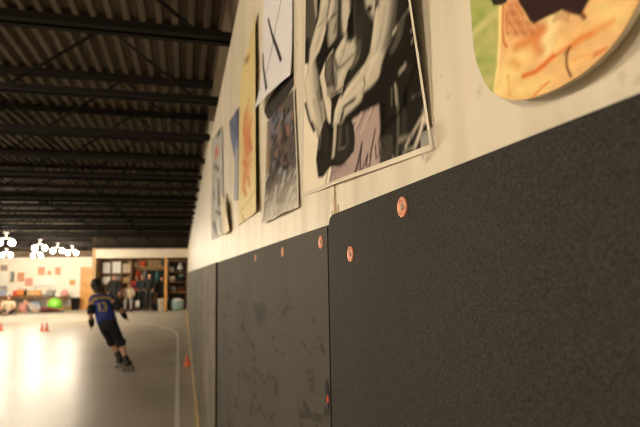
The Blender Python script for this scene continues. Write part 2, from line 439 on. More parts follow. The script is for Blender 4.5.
p1 = pad('nearest black rubber wall pad, large and clean, filling the right of the photo', -1.74, .701, 1.7785, M['pad'], PX-.002, .016)
p2 = pad('scuffed black rubber wall pad second from the camera, with three copper washers', .712, 3.148, 1.767, M['padscuff'])
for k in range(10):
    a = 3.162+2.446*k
    pad('scuffed black rubber wall pad, %s back along the wall from the camera' % ORD[k+2], a, min(a+2.436, 25.2), 1.766-.002*(k % 2), M['padsheen'], PX-.011-.001*(k % 3))
pad('black rubber wall pad behind the camera, outside the photo', Y0+.02, -1.752, 1.772, M['pad'])
# faint ring marks pressed into the nearest pad
for s, z in ((.4371, 1.744), (.405, 1.7665), (.668, 1.762)):
    bm = B(); prof = [(.0078, .0), (.0086, .0003), (.0094, .0003), (.0102, .0)]
    lathe(bm, prof, (PX-.0019, s, z), (-1, 0, 0), 28); obj('ring_mark', bm, M['pad'], p1, True)
# torn bit on the edge of the second pad
bm = B(); vs = ball(bm, (PX, .728, 1.528), (.0022, .012, .019), 12)
for v in vs: v.co += V((0, rng.uniform(-.003, .003), rng.uniform(-.004, .004)))
obj('torn_edge', bm, M['black'], p2)
bm = B(); vs = ball(bm, (PX-.001, .722, 1.522), (.0022, .0035, .006), 10); obj('torn_foam', bm, M['red'], p2)
def washer(label, s, z, x=PX, r=.0098):
    t = thing('copper_washer', label, 'washer', (x, s, z), 0, 'copper washers holding the pads')
    bm = B(); lathe(bm, [(r, 0), (r, .0012), (r*.94, .0019), (r*.80, .0019), (r*.74, .0012), (r*.3, .0008), (0, .0008)], (0, 0, 0), (-1, 0, 0), 40)
    for f in bm.faces:
        if (f.calc_center_median()-V((0, 0, 0))).yz.length < r*.72: f.material_index = 1
    obj('washer_disc', bm, [M['copper'], M['copperdark']], t, True)
    bm = B(); lathe(bm, [(r*.3, .0006), (r*.3, .0015), (r*.2, .0021), (r*.09, .0021), (r*.07, .0014), (0, .0014)], (0, 0, 0), (-1, 0, 0), 20); obj('screw_head', bm, M['screw'], t, True)
    return t
washer('sharp copper washer with a grey screw, highest one on the nearest pad', .4426, 1.7586, PX-.002)
washer('smaller looking copper washer on the nearest pad, lower left of the highest one', .6009, 1.7207, PX-.002)
washer('copper washer at the near upper corner of the second pad, by the dark seam', .7478, 1.744)
washer('blurred copper washer on the second pad, middle of its three', 1.057, 1.742)
washer('most blurred copper washer on the second pad, farthest along it from the seam', 1.475, 1.742)

# ------------------------------------------------------------------ pictures on the wall
def seg_dist(P, a, b):
    a, b = np.array(a), np.array(b); d = b-a; t = np.clip(((P-a)@d)/max(d@d, 1e-12), 0, 1)
    return np.hypot(*(P-(a+t[:, None]*d)).T), t
def poly_sd(P, poly):
    """signed distance, negative inside"""
    dist = np.full(len(P), 1e9); ins = np.zeros(len(P), bool)
    for a, b in zip(poly, poly[1:]+poly[:1]):
        d, _ = seg_dist(P, a, b); dist = np.minimum(dist, d)
        with np.errstate(divide='ignore', invalid='ignore'):
            c = ((a[1] > P[:, 1]) != (b[1] > P[:, 1])) & (P[:, 0] < (b[0]-a[0])*(P[:, 1]-a[1])/(b[1]-a[1]+1e-15)+a[0])
        ins ^= c
    return np.where(ins, -dist, dist)
def sm(a, b, x):
    t = np.clip((x-a)/(b-a), 0, 1); return t*t*(3-2*t)
class Ink:
    def __init__(s, P, base): s.P = P; s.c = np.tile(np.array(base, float), (len(P), 1))
    def mixin(s, w, col): s.c = s.c*(1-w[:, None])+np.array(col)*w[:, None]
    def poly(s, pts, col, soft=.004, edge=None, ew=.02, k=1.0):
        sd = poly_sd(s.P*(k, 1), [(a*k, b) for a, b in pts]); w = sm(soft, -soft, sd)
        if edge is None: s.mixin(w, col)
        else:                                   # rounded form: one tone inside, another towards its outline
            t = sm(0, -ew, sd)[:, None]; s.c = s.c*(1-w[:, None])+(np.array(edge)*(1-t)+np.array(col)*t)*w[:, None]
    def stroke(s, pts, col, r, soft=.5, al=1.0, k=1.0):
        d = np.full(len(s.P), 1e9); Q = s.P*(k, 1); pts = [(a*k, b) for a, b in pts]
        for a, b in zip(pts, pts[1:]): d = np.minimum(d, seg_dist(Q, a, b)[0])
        s.mixin(al*sm(r*(1+soft), r*(1-soft), d), col)
    def noise(s, sx, sy, amp, seed):
        r = np.random.RandomState(seed); v = np.zeros(len(s.P))
        for k in range(14):
            f = 1.7**(k % 5); a = r.uniform(0, 2*PI); v += np.sin(s.P[:, 0]*sx*f*math.cos(a)+s.P[:, 1]*sy*f*math.sin(a)+r.uniform(0, 6))/f
        s.c *= (1+amp*v/3)[:, None]; s.c = np.clip(s.c, .004, .95)
        return v
def sheet(name, parent, quad, nu, nv, paint, base, m, lift=lambda u, v: .002, thick=.0004, mask=None, x0=WX):
    """printed sheet: quad = BL, BR, TR, TL in (distance along wall, height); lift = gap to the wall"""
    us, vs = np.meshgrid(np.linspace(0, 1, nu), np.linspace(0, 1, nv)); us, vs = us.ravel(), vs.ravel()
    q = np.array(quad, float)
    P = (q[0]*((1-us)*(1-vs))[:, None]+q[1]*(us*(1-vs))[:, None]+q[2]*(us*vs)[:, None]+q[3]*((1-us)*vs)[:, None])
    ink = Ink(P, base); paint(ink, us, vs)
    X = x0-np.array([lift(a, b) for a, b in zip(us, vs)])
    co = np.column_stack([X, P[:, 0], P[:, 1]])
    faces = [(j*nu+i, j*nu+i+1, (j+1)*nu+i+1, (j+1)*nu+i) for j in range(nv-1) for i in range(nu-1)]
    if mask is not None:
        keep = mask(P); faces = [f for f in faces if all(keep[k] for k in f)]
        used = sorted({k for f in faces for k in f}); mp = {k: i for i, k in enumerate(used)}
        co = co[used]; ink.c = ink.c[used]; faces = [tuple(mp[k] for k in f) for f in faces]
    me = bpy.data.meshes.new(name); me.from_pydata([tuple(c) for c in co], [], faces); me.update()
    at_ = me.color_attributes.new('ink', 'FLOAT_COLOR', 'POINT')
    at_.data.foreach_set('color', np.column_stack([ink.c, np.ones(len(co))]).astype('f4').ravel())
    me.materials.append(m)
    for p in me.polygons: p.use_smooth = True
    o = bpy.data.objects.new(name, me); COL.objects.link(o)
    sol = o.modifiers.new('thickness', 'SOLIDIFY'); sol.thickness = thick; sol.offset = 0
    if parent: o.parent = parent
    return o

# 1 -- black and white photograph of a flexing athlete, signed, white border
BW_TOP = 2.5
# pigment of the print, with painted glints, as soft strokes and filled outlines: (kind, points along wall / height, colour, radius or softness, ...)
INK_BW = [  # this and later INK tables: drawn in image pixels, then projected onto the sheets
    ('p',[(0.9196,2.231),(0.8164,2.1746),(0.8479,2.1278),(0.9022,2.1143),(0.9449,2.1002),(0.9448,2.2448)],(0.0802,0.0723,0.0592),0.00414,None,0.00571,0.222),
    ('s',[(0.8508,2.1934),(0.8448,2.1732),(0.8391,2.1515)],(0.305,0.2726,0.2195),0.00234,0.5,1.0,0.225),
    ('s',[(0.82,2.1729),(0.8224,2.1375)],(0.013,0.0119,0.0102),0.00398,0.5,1.0,0.241),
    ('s',[(0.9339,2.1382),(0.9105,2.1119)],(0.0232,0.0211,0.0177),0.00571,0.6,1.0,0.219),
    ('p',[(0.9797,2.1184),(0.9039,2.0876),(0.8929,2.0142),(0.8598,1.9521),(0.844,1.9264),(0.8636,1.8953),(0.8485,1.8605),(0.8126,1.8556),(0.7756,1.8634),(0.7966,1.8215),(1.0152,1.8371)],(0.7605,0.6774,0.5417),0.00173,None,0.00511,0.23),
    ('p',[(0.7539,2.1403),(0.6725,2.0957),(0.5237,2.0135),(0.5567,1.9697),(0.6375,1.9636),(0.7233,1.9496),(0.7662,1.98),(0.811,2.0568)],(0.0252,0.023,0.0192),0.00407,None,0.00421,0.263),
    ('p',[(0.5889,2.0522),(0.5807,2.0277),(0.565,2.0092),(0.5497,1.9945),(0.5377,2.004),(0.5266,2.0175)],(0.4125,0.3682,0.2958),0.00165,(0.1413,0.1268,0.103),0.00342,0.271),
    ('s',[(0.5706,2.0237),(0.5593,2.0165)],(0.0262,0.0239,0.02),0.00198,0.5,1.0,0.294),
    ('s',[(0.5365,2.0181),(0.5408,2.008),(0.5484,2.0007)],(0.0482,0.0436,0.036),0.00112,0.5,1.0,0.275),
    ('s',[(0.6277,2.061),(0.6308,2.0128)],(0.0802,0.0723,0.0592),0.00092,0.6,0.6,0.272),
    ('s',[(0.6109,2.0215),(0.6253,1.9865)],(0.0482,0.0436,0.036),0.00561,0.9,0.5,0.301),
    ('p',[(0.8098,2.171),(0.7539,2.1403),(0.7742,2.1168),(0.7821,2.0964),(0.8024,2.0849),(0.8232,2.0763),(0.8311,2.0616),(0.814,2.014),(0.8095,1.9863),(0.796,1.9528),(0.7803,1.9167),(0.8275,1.9204),(0.8497,1.9439),(0.888,1.9711),(0.9093,2.0042),(0.9321,2.0312),(0.9429,2.063),(0.9208,2.0786),(0.9035,2.0952),(0.8983,2.1126),(0.8625,2.1291),(0.8291,2.1409)],(0.5647,0.5035,0.4034),0.00198,(0.305,0.2726,0.2195),0.00375,0.23),
    ('s',[(0.8443,2.0743),(0.8323,2.044),(0.8209,2.0112),(0.8123,1.9924)],(0.0482,0.0436,0.036),0.00511,0.95,1.0,0.246),
    ('s',[(0.8625,2.0745),(0.8552,2.0198)],(0.305,0.2726,0.2195),0.00397,0.9,0.7,0.243),
    ('s',[(0.8337,2.1265),(0.8032,2.1207),(0.7739,2.1218)],(0.1878,0.1683,0.1362),0.00136,0.7,0.8,0.238),
    ('s',[(0.7856,2.1366),(0.8003,2.114),(0.8427,2.0976)],(0.305,0.2726,0.2195),0.00451,0.9,0.5,0.252),
    ('s',[(0.9368,2.0229),(0.9253,2.0073),(0.9067,1.9823),(0.8708,1.9496)],(0.0423,0.0383,0.0318),0.00199,0.7,1.0,0.223),
    ('s',[(0.8876,1.9785),(0.8304,1.9738),(0.8099,1.9812)],(0.305,0.2726,0.2195),0.00136,0.8,0.8,0.246),
    ('s',[(0.8707,2.0067),(0.8376,1.9689),(0.8363,1.9385)],(0.4125,0.3682,0.2958),0.00397,0.8,1.0,0.258),
    ('s',[(0.8484,2.0138),(0.8206,1.969),(0.8126,1.9441)],(0.1559,0.1398,0.1134),0.00221,0.9,0.8,0.25),
    ('s',[(0.9218,2.0631),(0.9083,2.0193),(0.8801,1.9763)],(0.6795,0.6055,0.4846),0.00326,0.9,0.8,0.22),
    ('p',[(0.779,2.095),(0.7769,2.0802),(0.7541,2.0564),(0.7091,2.0427),(0.7263,2.0376),(0.7435,2.0386),(0.7795,2.0438),(0.8053,2.0439),(0.8194,2.0319),(0.8455,2.0565),(0.8551,2.0751),(0.8229,2.0798),(0.8024,2.0849)],(0.0144,0.0133,0.0113),0.00281,None,0.00484,0.24),
    ('p',[(0.7539,2.1403),(0.693,2.1069),(0.6979,2.0797),(0.6968,2.0588),(0.7194,2.0537),(0.7482,2.0554),(0.7651,2.0714),(0.7759,2.0935),(0.7711,2.1169)],(0.2623,0.2346,0.1892),0.00209,(0.0612,0.0553,0.0455),0.00481,0.256),
    ('s',[(0.7368,2.1276),(0.7466,2.1162),(0.7562,2.1094)],(0.5149,0.4592,0.3682),0.00449,0.8,1.0,0.246),
    ('s',[(0.7365,2.0927),(0.7521,2.0822),(0.7487,2.0639)],(0.3763,0.336,0.2701),0.00443,0.9,1.0,0.266),
    ('s',[(0.7219,2.0943),(0.7448,2.1002)],(0.0908,0.0818,0.0668),0.00176,0.8,1.0,0.247),
    ('s',[(0.6995,2.1074),(0.7064,2.0761),(0.7107,2.0576)],(0.0382,0.0347,0.0288),0.00271,0.8,1.0,0.253),
    ('s',[(0.7232,2.078),(0.7353,2.0692)],(0.0908,0.0818,0.0668),0.0016,0.9,0.8,0.254),
    ('p',[(0.693,2.1069),(0.6432,2.0796),(0.6355,2.0551),(0.6328,2.0322),(0.642,2.018),(0.6729,2.03),(0.6924,2.0474),(0.6985,2.0722)],(0.0176,0.0162,0.0137),0.00185,None,0.00424,0.259),
    ('p',[(0.6904,2.1055),(0.6456,2.0809),(0.6499,2.0596),(0.6639,2.0444),(0.6751,2.0333),(0.6923,2.0489),(0.6956,2.0739)],(0.5029,0.4485,0.3597),0.00224,(0.2423,0.2168,0.175),0.00309,0.249),
    ('s',[(0.648,2.0528),(0.6557,2.0258)],(0.0091,0.0085,0.0073),0.00368,0.6,1.0,0.273),
    ('p',[(0.6877,2.0391),(0.6585,2.0234),(0.627,2.0068),(0.6109,1.9926),(0.6151,1.9794),(0.6381,1.9764),(0.6616,1.9772),(0.6825,1.9675),(0.6912,1.9571),(0.7274,1.9651),(0.7395,1.9852),(0.7457,2.0134),(0.7426,2.0349),(0.7206,2.0383)],(0.4452,0.3973,0.3189),0.00262,(0.1274,0.1144,0.0931),0.00451,0.284),
    ('s',[(0.6882,2.0332),(0.7101,2.0306),(0.7274,2.0253)],(0.5776,0.5149,0.4125),0.00424,0.9,1.0,0.262),
    ('s',[(0.6454,2.0109),(0.6701,2.0101)],(0.4678,0.4173,0.3349),0.00365,0.9,1.0,0.268),
    ('s',[(0.7383,2.0315),(0.7284,2.0145),(0.7155,2.0038),(0.697,2.0003),(0.6667,1.9968),(0.6428,1.994)],(0.0844,0.076,0.0622),0.00197,0.95,0.85,0.274),
    ('s',[(0.6929,1.9895),(0.7119,1.9845),(0.7236,1.9763)],(0.5647,0.5035,0.4034),0.00365,0.9,1.0,0.252),
    ('s',[(0.6771,1.9937),(0.6387,1.9894)],(0.3763,0.336,0.2701),0.00283,0.9,0.8,0.297),
    ('s',[(0.6168,1.998),(0.6254,1.9852),(0.647,1.98)],(0.0762,0.0687,0.0563),0.00342,0.9,1.0,0.282),
    ('s',[(0.6637,1.9802),(0.6793,1.9737),(0.6907,1.9615)],(0.0116,0.0107,0.0092),0.00269,0.6,1.0,0.276),
    ('s',[(0.7234,2.0077),(0.7326,1.9987),(0.7289,1.9782)],(0.1413,0.1268,0.103),0.0021,0.9,0.8,0.255),
    ('s',[(0.6789,2.0229),(0.6903,2.0143),(0.7067,2.0104)],(0.1878,0.1683,0.1362),0.00136,0.9,0.7,0.279),
    ('p',[(0.7889,2.0459),(0.8055,2.0405),(0.8275,2.0332),(0.8144,2.0089),(0.8061,1.9886),(0.7786,1.9377),(0.7641,1.9335),(0.7588,1.9628),(0.7831,1.9977),(0.797,2.0233)],(0.6308,0.5622,0.4501),0.00173,None,0.00511,0.26),
    ('p',[(0.7431,2.0441),(0.7384,2.0299),(0.7457,2.0134),(0.7405,1.9872),(0.7376,1.9749),(0.7599,1.9844),(0.7829,2.0001),(0.7956,2.0245),(0.789,2.0443),(0.773,2.0478)],(0.0976,0.0878,0.0717),0.00163,(0.0423,0.0383,0.0318),0.00401,0.257),
    ('s',[(0.7431,2.0441),(0.7609,2.046),(0.7764,2.0442)],(0.5457,0.4866,0.39),0.00096,0.5,1.0,0.25),
    ('s',[(0.7707,2.0367),(0.7761,2.0086)],(0.15,0.1345,0.1092),0.00238,0.9,0.7,0.265),
    ('p',[(0.7861,1.9996),(0.7479,1.9882),(0.7324,1.97),(0.758,1.9723),(0.7841,1.9845)],(0.2623,0.2346,0.1892),0.00186,None,0.00481,0.261),
    ('p',[(0.7551,1.9713),(0.7058,1.9653),(0.7289,1.9483),(0.7444,1.9294),(0.7652,1.9338),(0.7607,1.9536)],(0.0194,0.0177,0.015),0.00174,None,0.00451,0.261),
    ('s',[(0.7576,1.977),(0.7055,1.969),(0.6658,1.9628)],(0.0704,0.0635,0.0521),0.0012,0.6,1.0,0.278),
    ('p',[(0.5254,2.0144),(0.53,2.0036),(0.5483,1.992),(0.5633,1.9764),(0.5728,1.9679),(0.5941,1.9626),(0.6155,1.9619),(0.6422,1.9626),(0.6707,1.9617),(0.6965,1.9545),(0.7287,1.9498),(0.7455,1.9297),(0.7211,1.9164),(0.6907,1.9138),(0.6569,1.9181),(0.6217,1.918),(0.5893,1.9177),(0.5588,1.9196),(0.5391,1.9292),(0.5267,1.9385),(0.4987,1.9437),(0.4805,1.9519),(0.4517,1.9737)],(0.4678,0.4173,0.3349),0.0021,(0.3515,0.314,0.2526),0.00263,0.322),
    ('s',[(0.4736,1.9857),(0.4891,1.9673),(0.5098,1.9521)],(0.1413,0.1268,0.103),0.00574,0.9,1.0,0.32),
    ('s',[(0.457,1.9766),(0.4736,1.954),(0.4961,1.9414),(0.5144,1.9333)],(0.0232,0.0211,0.0177),0.00626,0.7,1.0,0.329),
    ('p',[(0.518,1.9465),(0.5319,1.9383),(0.5433,1.926),(0.5764,1.9253),(0.6056,1.9286),(0.6171,1.9205),(0.652,1.9208),(0.6848,1.9224),(0.7106,1.9165),(0.6583,1.9058),(0.5529,1.8942),(0.5056,1.9025),(0.4837,1.9293),(0.4979,1.9467)],(0.016,0.0147,0.0125),0.00353,None,0.00365,0.318),
    ('s',[(0.5286,1.9774),(0.5349,1.9659),(0.5496,1.9579)],(0.2623,0.2346,0.1892),0.00091,0.8,0.8,0.315),
    ('s',[(0.5066,1.9923),(0.5212,1.9774),(0.5387,1.9653)],(0.3515,0.314,0.2526),0.00251,0.9,0.8,0.311),
    ('s',[(0.5377,2.004),(0.5497,1.9852),(0.5605,1.9702)],(0.5776,0.5149,0.4125),0.00201,0.9,1.0,0.281),
    ('s',[(0.5485,1.9537),(0.5733,1.9541)],(0.7011,0.6246,0.4998),0.00158,0.8,1.0,0.312),
    ('s',[(0.5544,1.9525),(0.5849,1.9445),(0.6017,1.9405)],(0.5647,0.5035,0.4034),0.00365,0.9,1.0,0.305),
    ('s',[(0.6119,1.957),(0.6431,1.9558),(0.6766,1.9535)],(0.6172,0.5501,0.4405),0.00342,0.9,1.0,0.281),
    ('s',[(0.6181,1.9588),(0.6473,1.9588),(0.6783,1.96)],(0.2051,0.1836,0.1485),0.00127,0.9,0.8,0.302),
    ('s',[(0.6008,1.9467),(0.5984,1.9353),(0.6074,1.9305)],(0.1878,0.1683,0.1362),0.00097,0.8,1.0,0.294),
    ('s',[(0.627,1.9416),(0.6636,1.9403),(0.703,1.9415)],(0.5457,0.4866,0.39),0.00368,0.9,1.0,0.29),
    ('s',[(0.6523,1.9564),(0.6866,1.9526),(0.7237,1.9451)],(0.6105,0.5442,0.4358),0.00242,0.9,1.0,0.297),
    ('s',[(0.7121,1.9552),(0.732,1.9446),(0.7419,1.9255)],(0.6105,0.5442,0.4358),0.00256,0.8,1.0,0.27),
    ('s',[(0.6933,1.9369),(0.669,1.9349),(0.6461,1.9322)],(0.0423,0.0383,0.0318),0.00253,0.8,1.0,0.29),
    ('s',[(0.6989,1.9312),(0.7102,1.921)],(0.0452,0.0409,0.0338),0.00241,0.8,1.0,0.283),
    ('s',[(0.4685,1.9505),(0.4772,1.9416),(0.4937,1.9381)],(0.0844,0.076,0.0622),0.00397,0.9,0.9,0.348),
    ('s',[(0.4862,1.9658),(0.5033,1.9514)],(0.0482,0.0436,0.036),0.00224,0.9,0.6,0.342),
    ('p',[(0.5528,1.8948),(0.6153,1.9038),(0.6627,1.9078),(0.6526,1.8971),(0.6481,1.8791),(0.6543,1.864),(0.6729,1.857),(0.7318,1.8561),(0.7529,1.862),(0.7819,1.8193),(0.5628,1.8063),(0.5536,1.8534)],(0.3637,0.2747,0.2531),0.00132,None,0.00391,0.309),
    ('s',[(0.6196,1.9031),(0.6423,1.8914)],(0.4855,0.3738,0.3344),0.00212,0.7,1.0,0.324),
    ('s',[(0.6036,1.9015),(0.6383,1.8889)],(0.1724,0.1274,0.1163),0.00113,0.7,1.0,0.324),
    ('s',[(0.581,1.8977),(0.6228,1.8793)],(0.4736,0.3631,0.3344),0.00145,0.7,1.0,0.317),
    ('s',[(0.5703,1.8961),(0.5902,1.8871)],(0.2182,0.1582,0.1482),0.00084,0.7,1.0,0.314),
    ('s',[(0.6633,1.9022),(0.6408,1.9034)],(0.5806,0.4662,0.4104),0.00127,0.7,1.0,0.324),
    ('s',[(0.6457,1.8993),(0.6615,1.8982)],(0.0853,0.0649,0.0613),0.00113,0.7,1.0,0.308),
    ('s',[(0.5718,1.8446),(0.5894,1.821)],(0.4389,0.3371,0.3128),0.00365,0.9,0.5,0.352),
    ('s',[(0.7483,1.8516),(0.6969,1.852)],(0.2296,0.1648,0.1551),0.00424,0.9,0.6,0.288),
    ('p',[(0.8262,1.9375),(0.7993,1.9504),(0.7757,1.9368),(0.7572,1.9122),(0.7492,1.8864),(0.755,1.864),(0.7699,1.8614),(0.7842,1.8659),(0.7998,1.8607),(0.8221,1.8582),(0.8415,1.8635),(0.8507,1.8784),(0.8526,1.9018),(0.841,1.9203)],(0.0212,0.0194,0.0163),0.00163,(0.0116,0.0107,0.0092),0.00321,0.256),
    ('s',[(0.8268,1.9289),(0.8398,1.9077)],(0.0844,0.076,0.0622),0.00162,0.8,1.0,0.265),
    ('s',[(0.8004,1.9355),(0.791,1.8962)],(0.0395,0.0359,0.0297),0.00256,0.9,0.7,0.26),
    ('s',[(0.8263,1.8907),(0.831,1.871)],(0.0423,0.0383,0.0318),0.00102,0.9,0.7,0.257),
    ('s',[(0.8072,1.8865),(0.8118,1.8673)],(0.0423,0.0383,0.0318),0.00103,0.9,0.7,0.271),
    ('s',[(0.789,1.8825),(0.7934,1.8637)],(0.0423,0.0383,0.0318),0.00102,0.9,0.7,0.279),
    ('s',[(0.7714,1.8787),(0.7758,1.8602)],(0.0423,0.0383,0.0318),0.00096,0.9,0.7,0.271),
    ('p',[(0.7473,1.9279),(0.7006,1.9137),(0.6582,1.9071),(0.6517,1.8968),(0.6476,1.8762),(0.6525,1.8608),(0.6726,1.8598),(0.6919,1.8539),(0.7165,1.8538),(0.7421,1.8598),(0.756,1.8721)],(0.0252,0.023,0.0192),0.00153,(0.0116,0.0107,0.0092),0.00301,0.311),
    ('s',[(0.7268,1.8826),(0.6944,1.8771)],(0.1274,0.1144,0.0931),0.0017,0.8,1.0,0.286),
    ('s',[(0.7137,1.9113),(0.7215,1.8829)],(0.0762,0.0687,0.0563),0.00225,0.9,1.0,0.287),
    ('s',[(0.6818,1.9053),(0.68,1.8773)],(0.0545,0.0492,0.0406),0.00212,0.9,1.0,0.299),
    ('s',[(0.7295,1.8817),(0.7362,1.8663)],(0.0482,0.0436,0.036),0.00106,0.9,0.7,0.285),
    ('s',[(0.7068,1.8764),(0.7133,1.8614)],(0.0482,0.0436,0.036),0.00105,0.9,0.7,0.294),
    ('s',[(0.6854,1.8713),(0.6916,1.8567)],(0.0482,0.0436,0.036),0.00099,0.9,0.7,0.294),
    ('s',[(0.7392,1.9247),(0.7452,1.9011),(0.755,1.8766)],(0.4452,0.3973,0.3189),0.0021,0.7,1.0,0.269),
    ('s',[(0.77,1.8606),(0.778,1.8477),(0.7857,1.8231)],(0.7605,0.6774,0.5417),0.0024,0.5,1.0,0.272),
    ('s',[(0.7877,1.8593),(0.7991,1.8284)],(0.1413,0.1268,0.103),0.0008,0.7,1.0,0.264),
    ('p',[(0.5503,1.8538),(0.5172,1.8497),(0.522,1.8013),(0.5607,1.8035)],(0.0452,0.0409,0.0338),0.00195,None,0.00335,0.378),
    ('s',[(0.5368,1.8902),(0.5464,1.8575)],(0.0091,0.0085,0.0073),0.00243,0.7,1.0,0.38),
    ('s',[(0.4956,1.8943),(0.4974,1.8685),(0.5038,1.8395),(0.5159,1.8069)],(0.0908,0.0818,0.0668),0.00134,0.8,1.0,0.415),
    ('s',[(0.4987,1.8999),(0.4989,1.8778)],(0.305,0.2726,0.2195),0.00092,0.8,1.0,0.375),
    ('s',[(0.5094,1.8993),(0.5137,1.8804)],(0.0976,0.0878,0.0717),0.00078,0.8,1.0,0.38),
    ('s',[(0.4803,1.8653),(0.4922,1.8258)],(0.0382,0.0347,0.0288),0.00255,0.9,0.7,0.412),
    ('s',[(0.4321,1.8482),(0.4464,1.8447),(0.4646,1.8377),(0.4782,1.8319),(0.4868,1.8272)],(0.6105,0.5442,0.4358),0.00094,0.6,1.0,0.458),
    ('s',[(0.4374,1.845),(0.451,1.8321),(0.4658,1.8216)],(0.6867,0.6118,0.4896),0.0012,0.6,1.0,0.427),
    ('s',[(0.4651,1.8215),(0.4801,1.8238),(0.4929,1.8228)],(0.4287,0.3826,0.3072),0.00082,0.6,1.0,0.429),
    ('p',[(0.4905,1.8222),(0.4804,1.8225),(0.4665,1.8203),(0.4694,1.8153),(0.4863,1.8159)],(0.0103,0.0095,0.0082),0.00102,None,0.00301,0.41),
    ('s',[(0.5018,1.8363),(0.497,1.84)],(0.305,0.2726,0.2195),0.0008,0.8,1.0,0.439),
    ('s',[(0.4957,1.8358),(0.491,1.8395)],(0.2789,0.2494,0.201),0.00073,0.8,1.0,0.406),
    ('s',[(0.4898,1.8354),(0.4851,1.839)],(0.2542,0.2273,0.1834),0.00071,0.8,1.0,0.412),
    ('s',[(0.484,1.835),(0.4793,1.8386)],(0.2307,0.2065,0.1668),0.00065,0.8,1.0,0.383),
    ('s',[(0.4783,1.8346),(0.4737,1.8381)],(0.2086,0.1868,0.151),0.00071,0.8,1.0,0.412),
    ('s',[(0.4727,1.8342),(0.4682,1.8377)],(0.1878,0.1683,0.1362),0.00071,0.8,1.0,0.447),
    ('s',[(0.4672,1.8338),(0.4628,1.8372)],(0.1683,0.1508,0.1222),0.00065,0.8,1.0,0.404),
    ('s',[(0.5195,1.8244),(0.5261,1.819)],(0.2423,0.2168,0.175),0.00088,0.8,1.0,0.373),
    ('s',[(0.4533,1.8167),(0.4493,1.8127)],(0.0704,0.0635,0.0521),0.00091,0.8,1.0,0.419),
    ('s',[(0.4425,1.8161),(0.4387,1.8122)],(0.0704,0.0635,0.0521),0.00091,0.8,1.0,0.419),
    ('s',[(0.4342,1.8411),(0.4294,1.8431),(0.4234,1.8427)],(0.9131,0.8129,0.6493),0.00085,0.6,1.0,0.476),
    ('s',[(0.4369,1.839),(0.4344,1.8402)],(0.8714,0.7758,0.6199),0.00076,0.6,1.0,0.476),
    ('s',[(0.4382,1.8501),(0.4303,1.8544)],(0.305,0.2726,0.2195),0.0012,0.8,1.0,0.435),
    ('s',[(0.4322,1.9538),(0.4551,1.9545),(0.4766,1.9544),(0.5028,1.9535),(0.5337,1.9546)],(0.2423,0.2168,0.175),0.00047,0.7,0.8,0.307),
    ('s',[(0.4805,1.9541),(0.491,1.9531)],(0.8714,0.7758,0.6199),0.00078,0.6,1.0,0.324),  # bright glint painted along the scratch
    ('s',[(0.5337,1.9546),(0.567,1.9565),(0.6073,1.9586)],(0.6795,0.6055,0.4846),0.00049,0.7,0.6,0.312),
    ('s',[(0.4391,1.9544),(0.4421,1.9539)],(0.5149,0.4592,0.3682),0.00057,0.8,1.0,0.337),
    ('s',[(0.4351,1.9538),(0.438,1.9533)],(0.5149,0.4592,0.3682),0.00057,0.8,1.0,0.348),
    ('s',[(0.4389,1.933),(0.4419,1.9324)],(0.5149,0.4592,0.3682),0.00051,0.8,1.0,0.329),
    ('s',[(0.4407,1.9227),(0.4436,1.922)],(0.5149,0.4592,0.3682),0.00057,0.8,1.0,0.372),
    ('s',[(0.4677,1.908),(0.475,1.9072),(0.4822,1.9068)],(0.3763,0.336,0.2701),0.00157,0.9,1.0,0.388),
    ('s',[(0.4657,1.9004),(0.4477,1.8989)],(0.0976,0.0878,0.0717),0.00046,0.7,1.0,0.382),
    ('s',[(0.4595,1.8711),(0.4328,1.8684)],(0.2051,0.1836,0.1485),0.00041,0.7,1.0,0.383),
    ('s',[(0.4286,1.901),(0.4411,1.8998),(0.4545,1.8888),(0.4622,1.8844),(0.4699,1.8851),(0.4766,1.8663)],(0.003,0.0029,0.0026),0.00074,0.5,1.0,0.36),
    ('s',[(0.4746,1.8826),(0.4813,1.8721),(0.4994,1.8658),(0.523,1.865),(0.5455,1.862)],(0.003,0.0029,0.0026),0.00122,0.5,1.0,0.375),
    ('p',[(0.6596,1.8165),(0.6473,1.8322),(0.628,1.8551),(0.6205,1.8666),(0.6248,1.849),(0.633,1.8321)],(0.1724,0.1274,0.1285),0.00114,None,0.00395,0.322),
    ('s',[(0.6574,1.8175),(0.6406,1.8363),(0.6257,1.8573),(0.6184,1.8668),(0.6259,1.8466),(0.6253,1.8299),(0.6175,1.8303),(0.6198,1.8269)],(0.0226,0.0155,0.0168),0.00079,0.5,1.0,0.337),
    ('s',[(0.6176,1.8291),(0.5983,1.8457),(0.6041,1.8315),(0.5919,1.8278),(0.5853,1.8477),(0.5686,1.8702),(0.5849,1.8502),(0.5903,1.8388)],(0.0226,0.0155,0.0168),0.00073,0.5,1.0,0.339),
    ('s',[(0.5709,1.8505),(0.5702,1.8338),(0.5584,1.8354),(0.5603,1.8527),(0.5436,1.8722),(0.5554,1.8527),(0.5419,1.8387)],(0.0226,0.0155,0.0168),0.00073,0.5,1.0,0.369)]
def soften(k, nu, nv, w):
    c = k.c.reshape(nv, nu, 3)
    for ax in (0, 1):
        a = c.copy()
        for d in range(1, w+1):
            for sgn in (-1, 1): a = a+np.roll(c, sgn*d, ax)*(1-d/(w+1.0))
        c = a/(1+2*sum(1-d/(w+1.0) for d in range(1, w+1)))
    k.c = c.reshape(-1, 3)
def draw(k, ops):
    for o in ops:
        if o[0] == 'p': k.poly(o[1], o[2], o[3], o[4], o[5], o[6])
        else: k.stroke(o[1], o[2], o[3], o[4], o[5], o[6])
def paint_bw(k, u, v):
    draw(k, INK_BW)
    soften(k, 420, 520, 2)
    k.noise(60, 60, .04, 3); k.c = np.clip(k.c*1.22-.004, .003, .95)
    bord = np.maximum(np.maximum(sm(.036, .034, u), sm(.9905, .9925, u)), np.maximum(sm(.0095, .0080, v), sm(.985, .99, v)))
    k.mixin(bord, (.76, .69, .56))
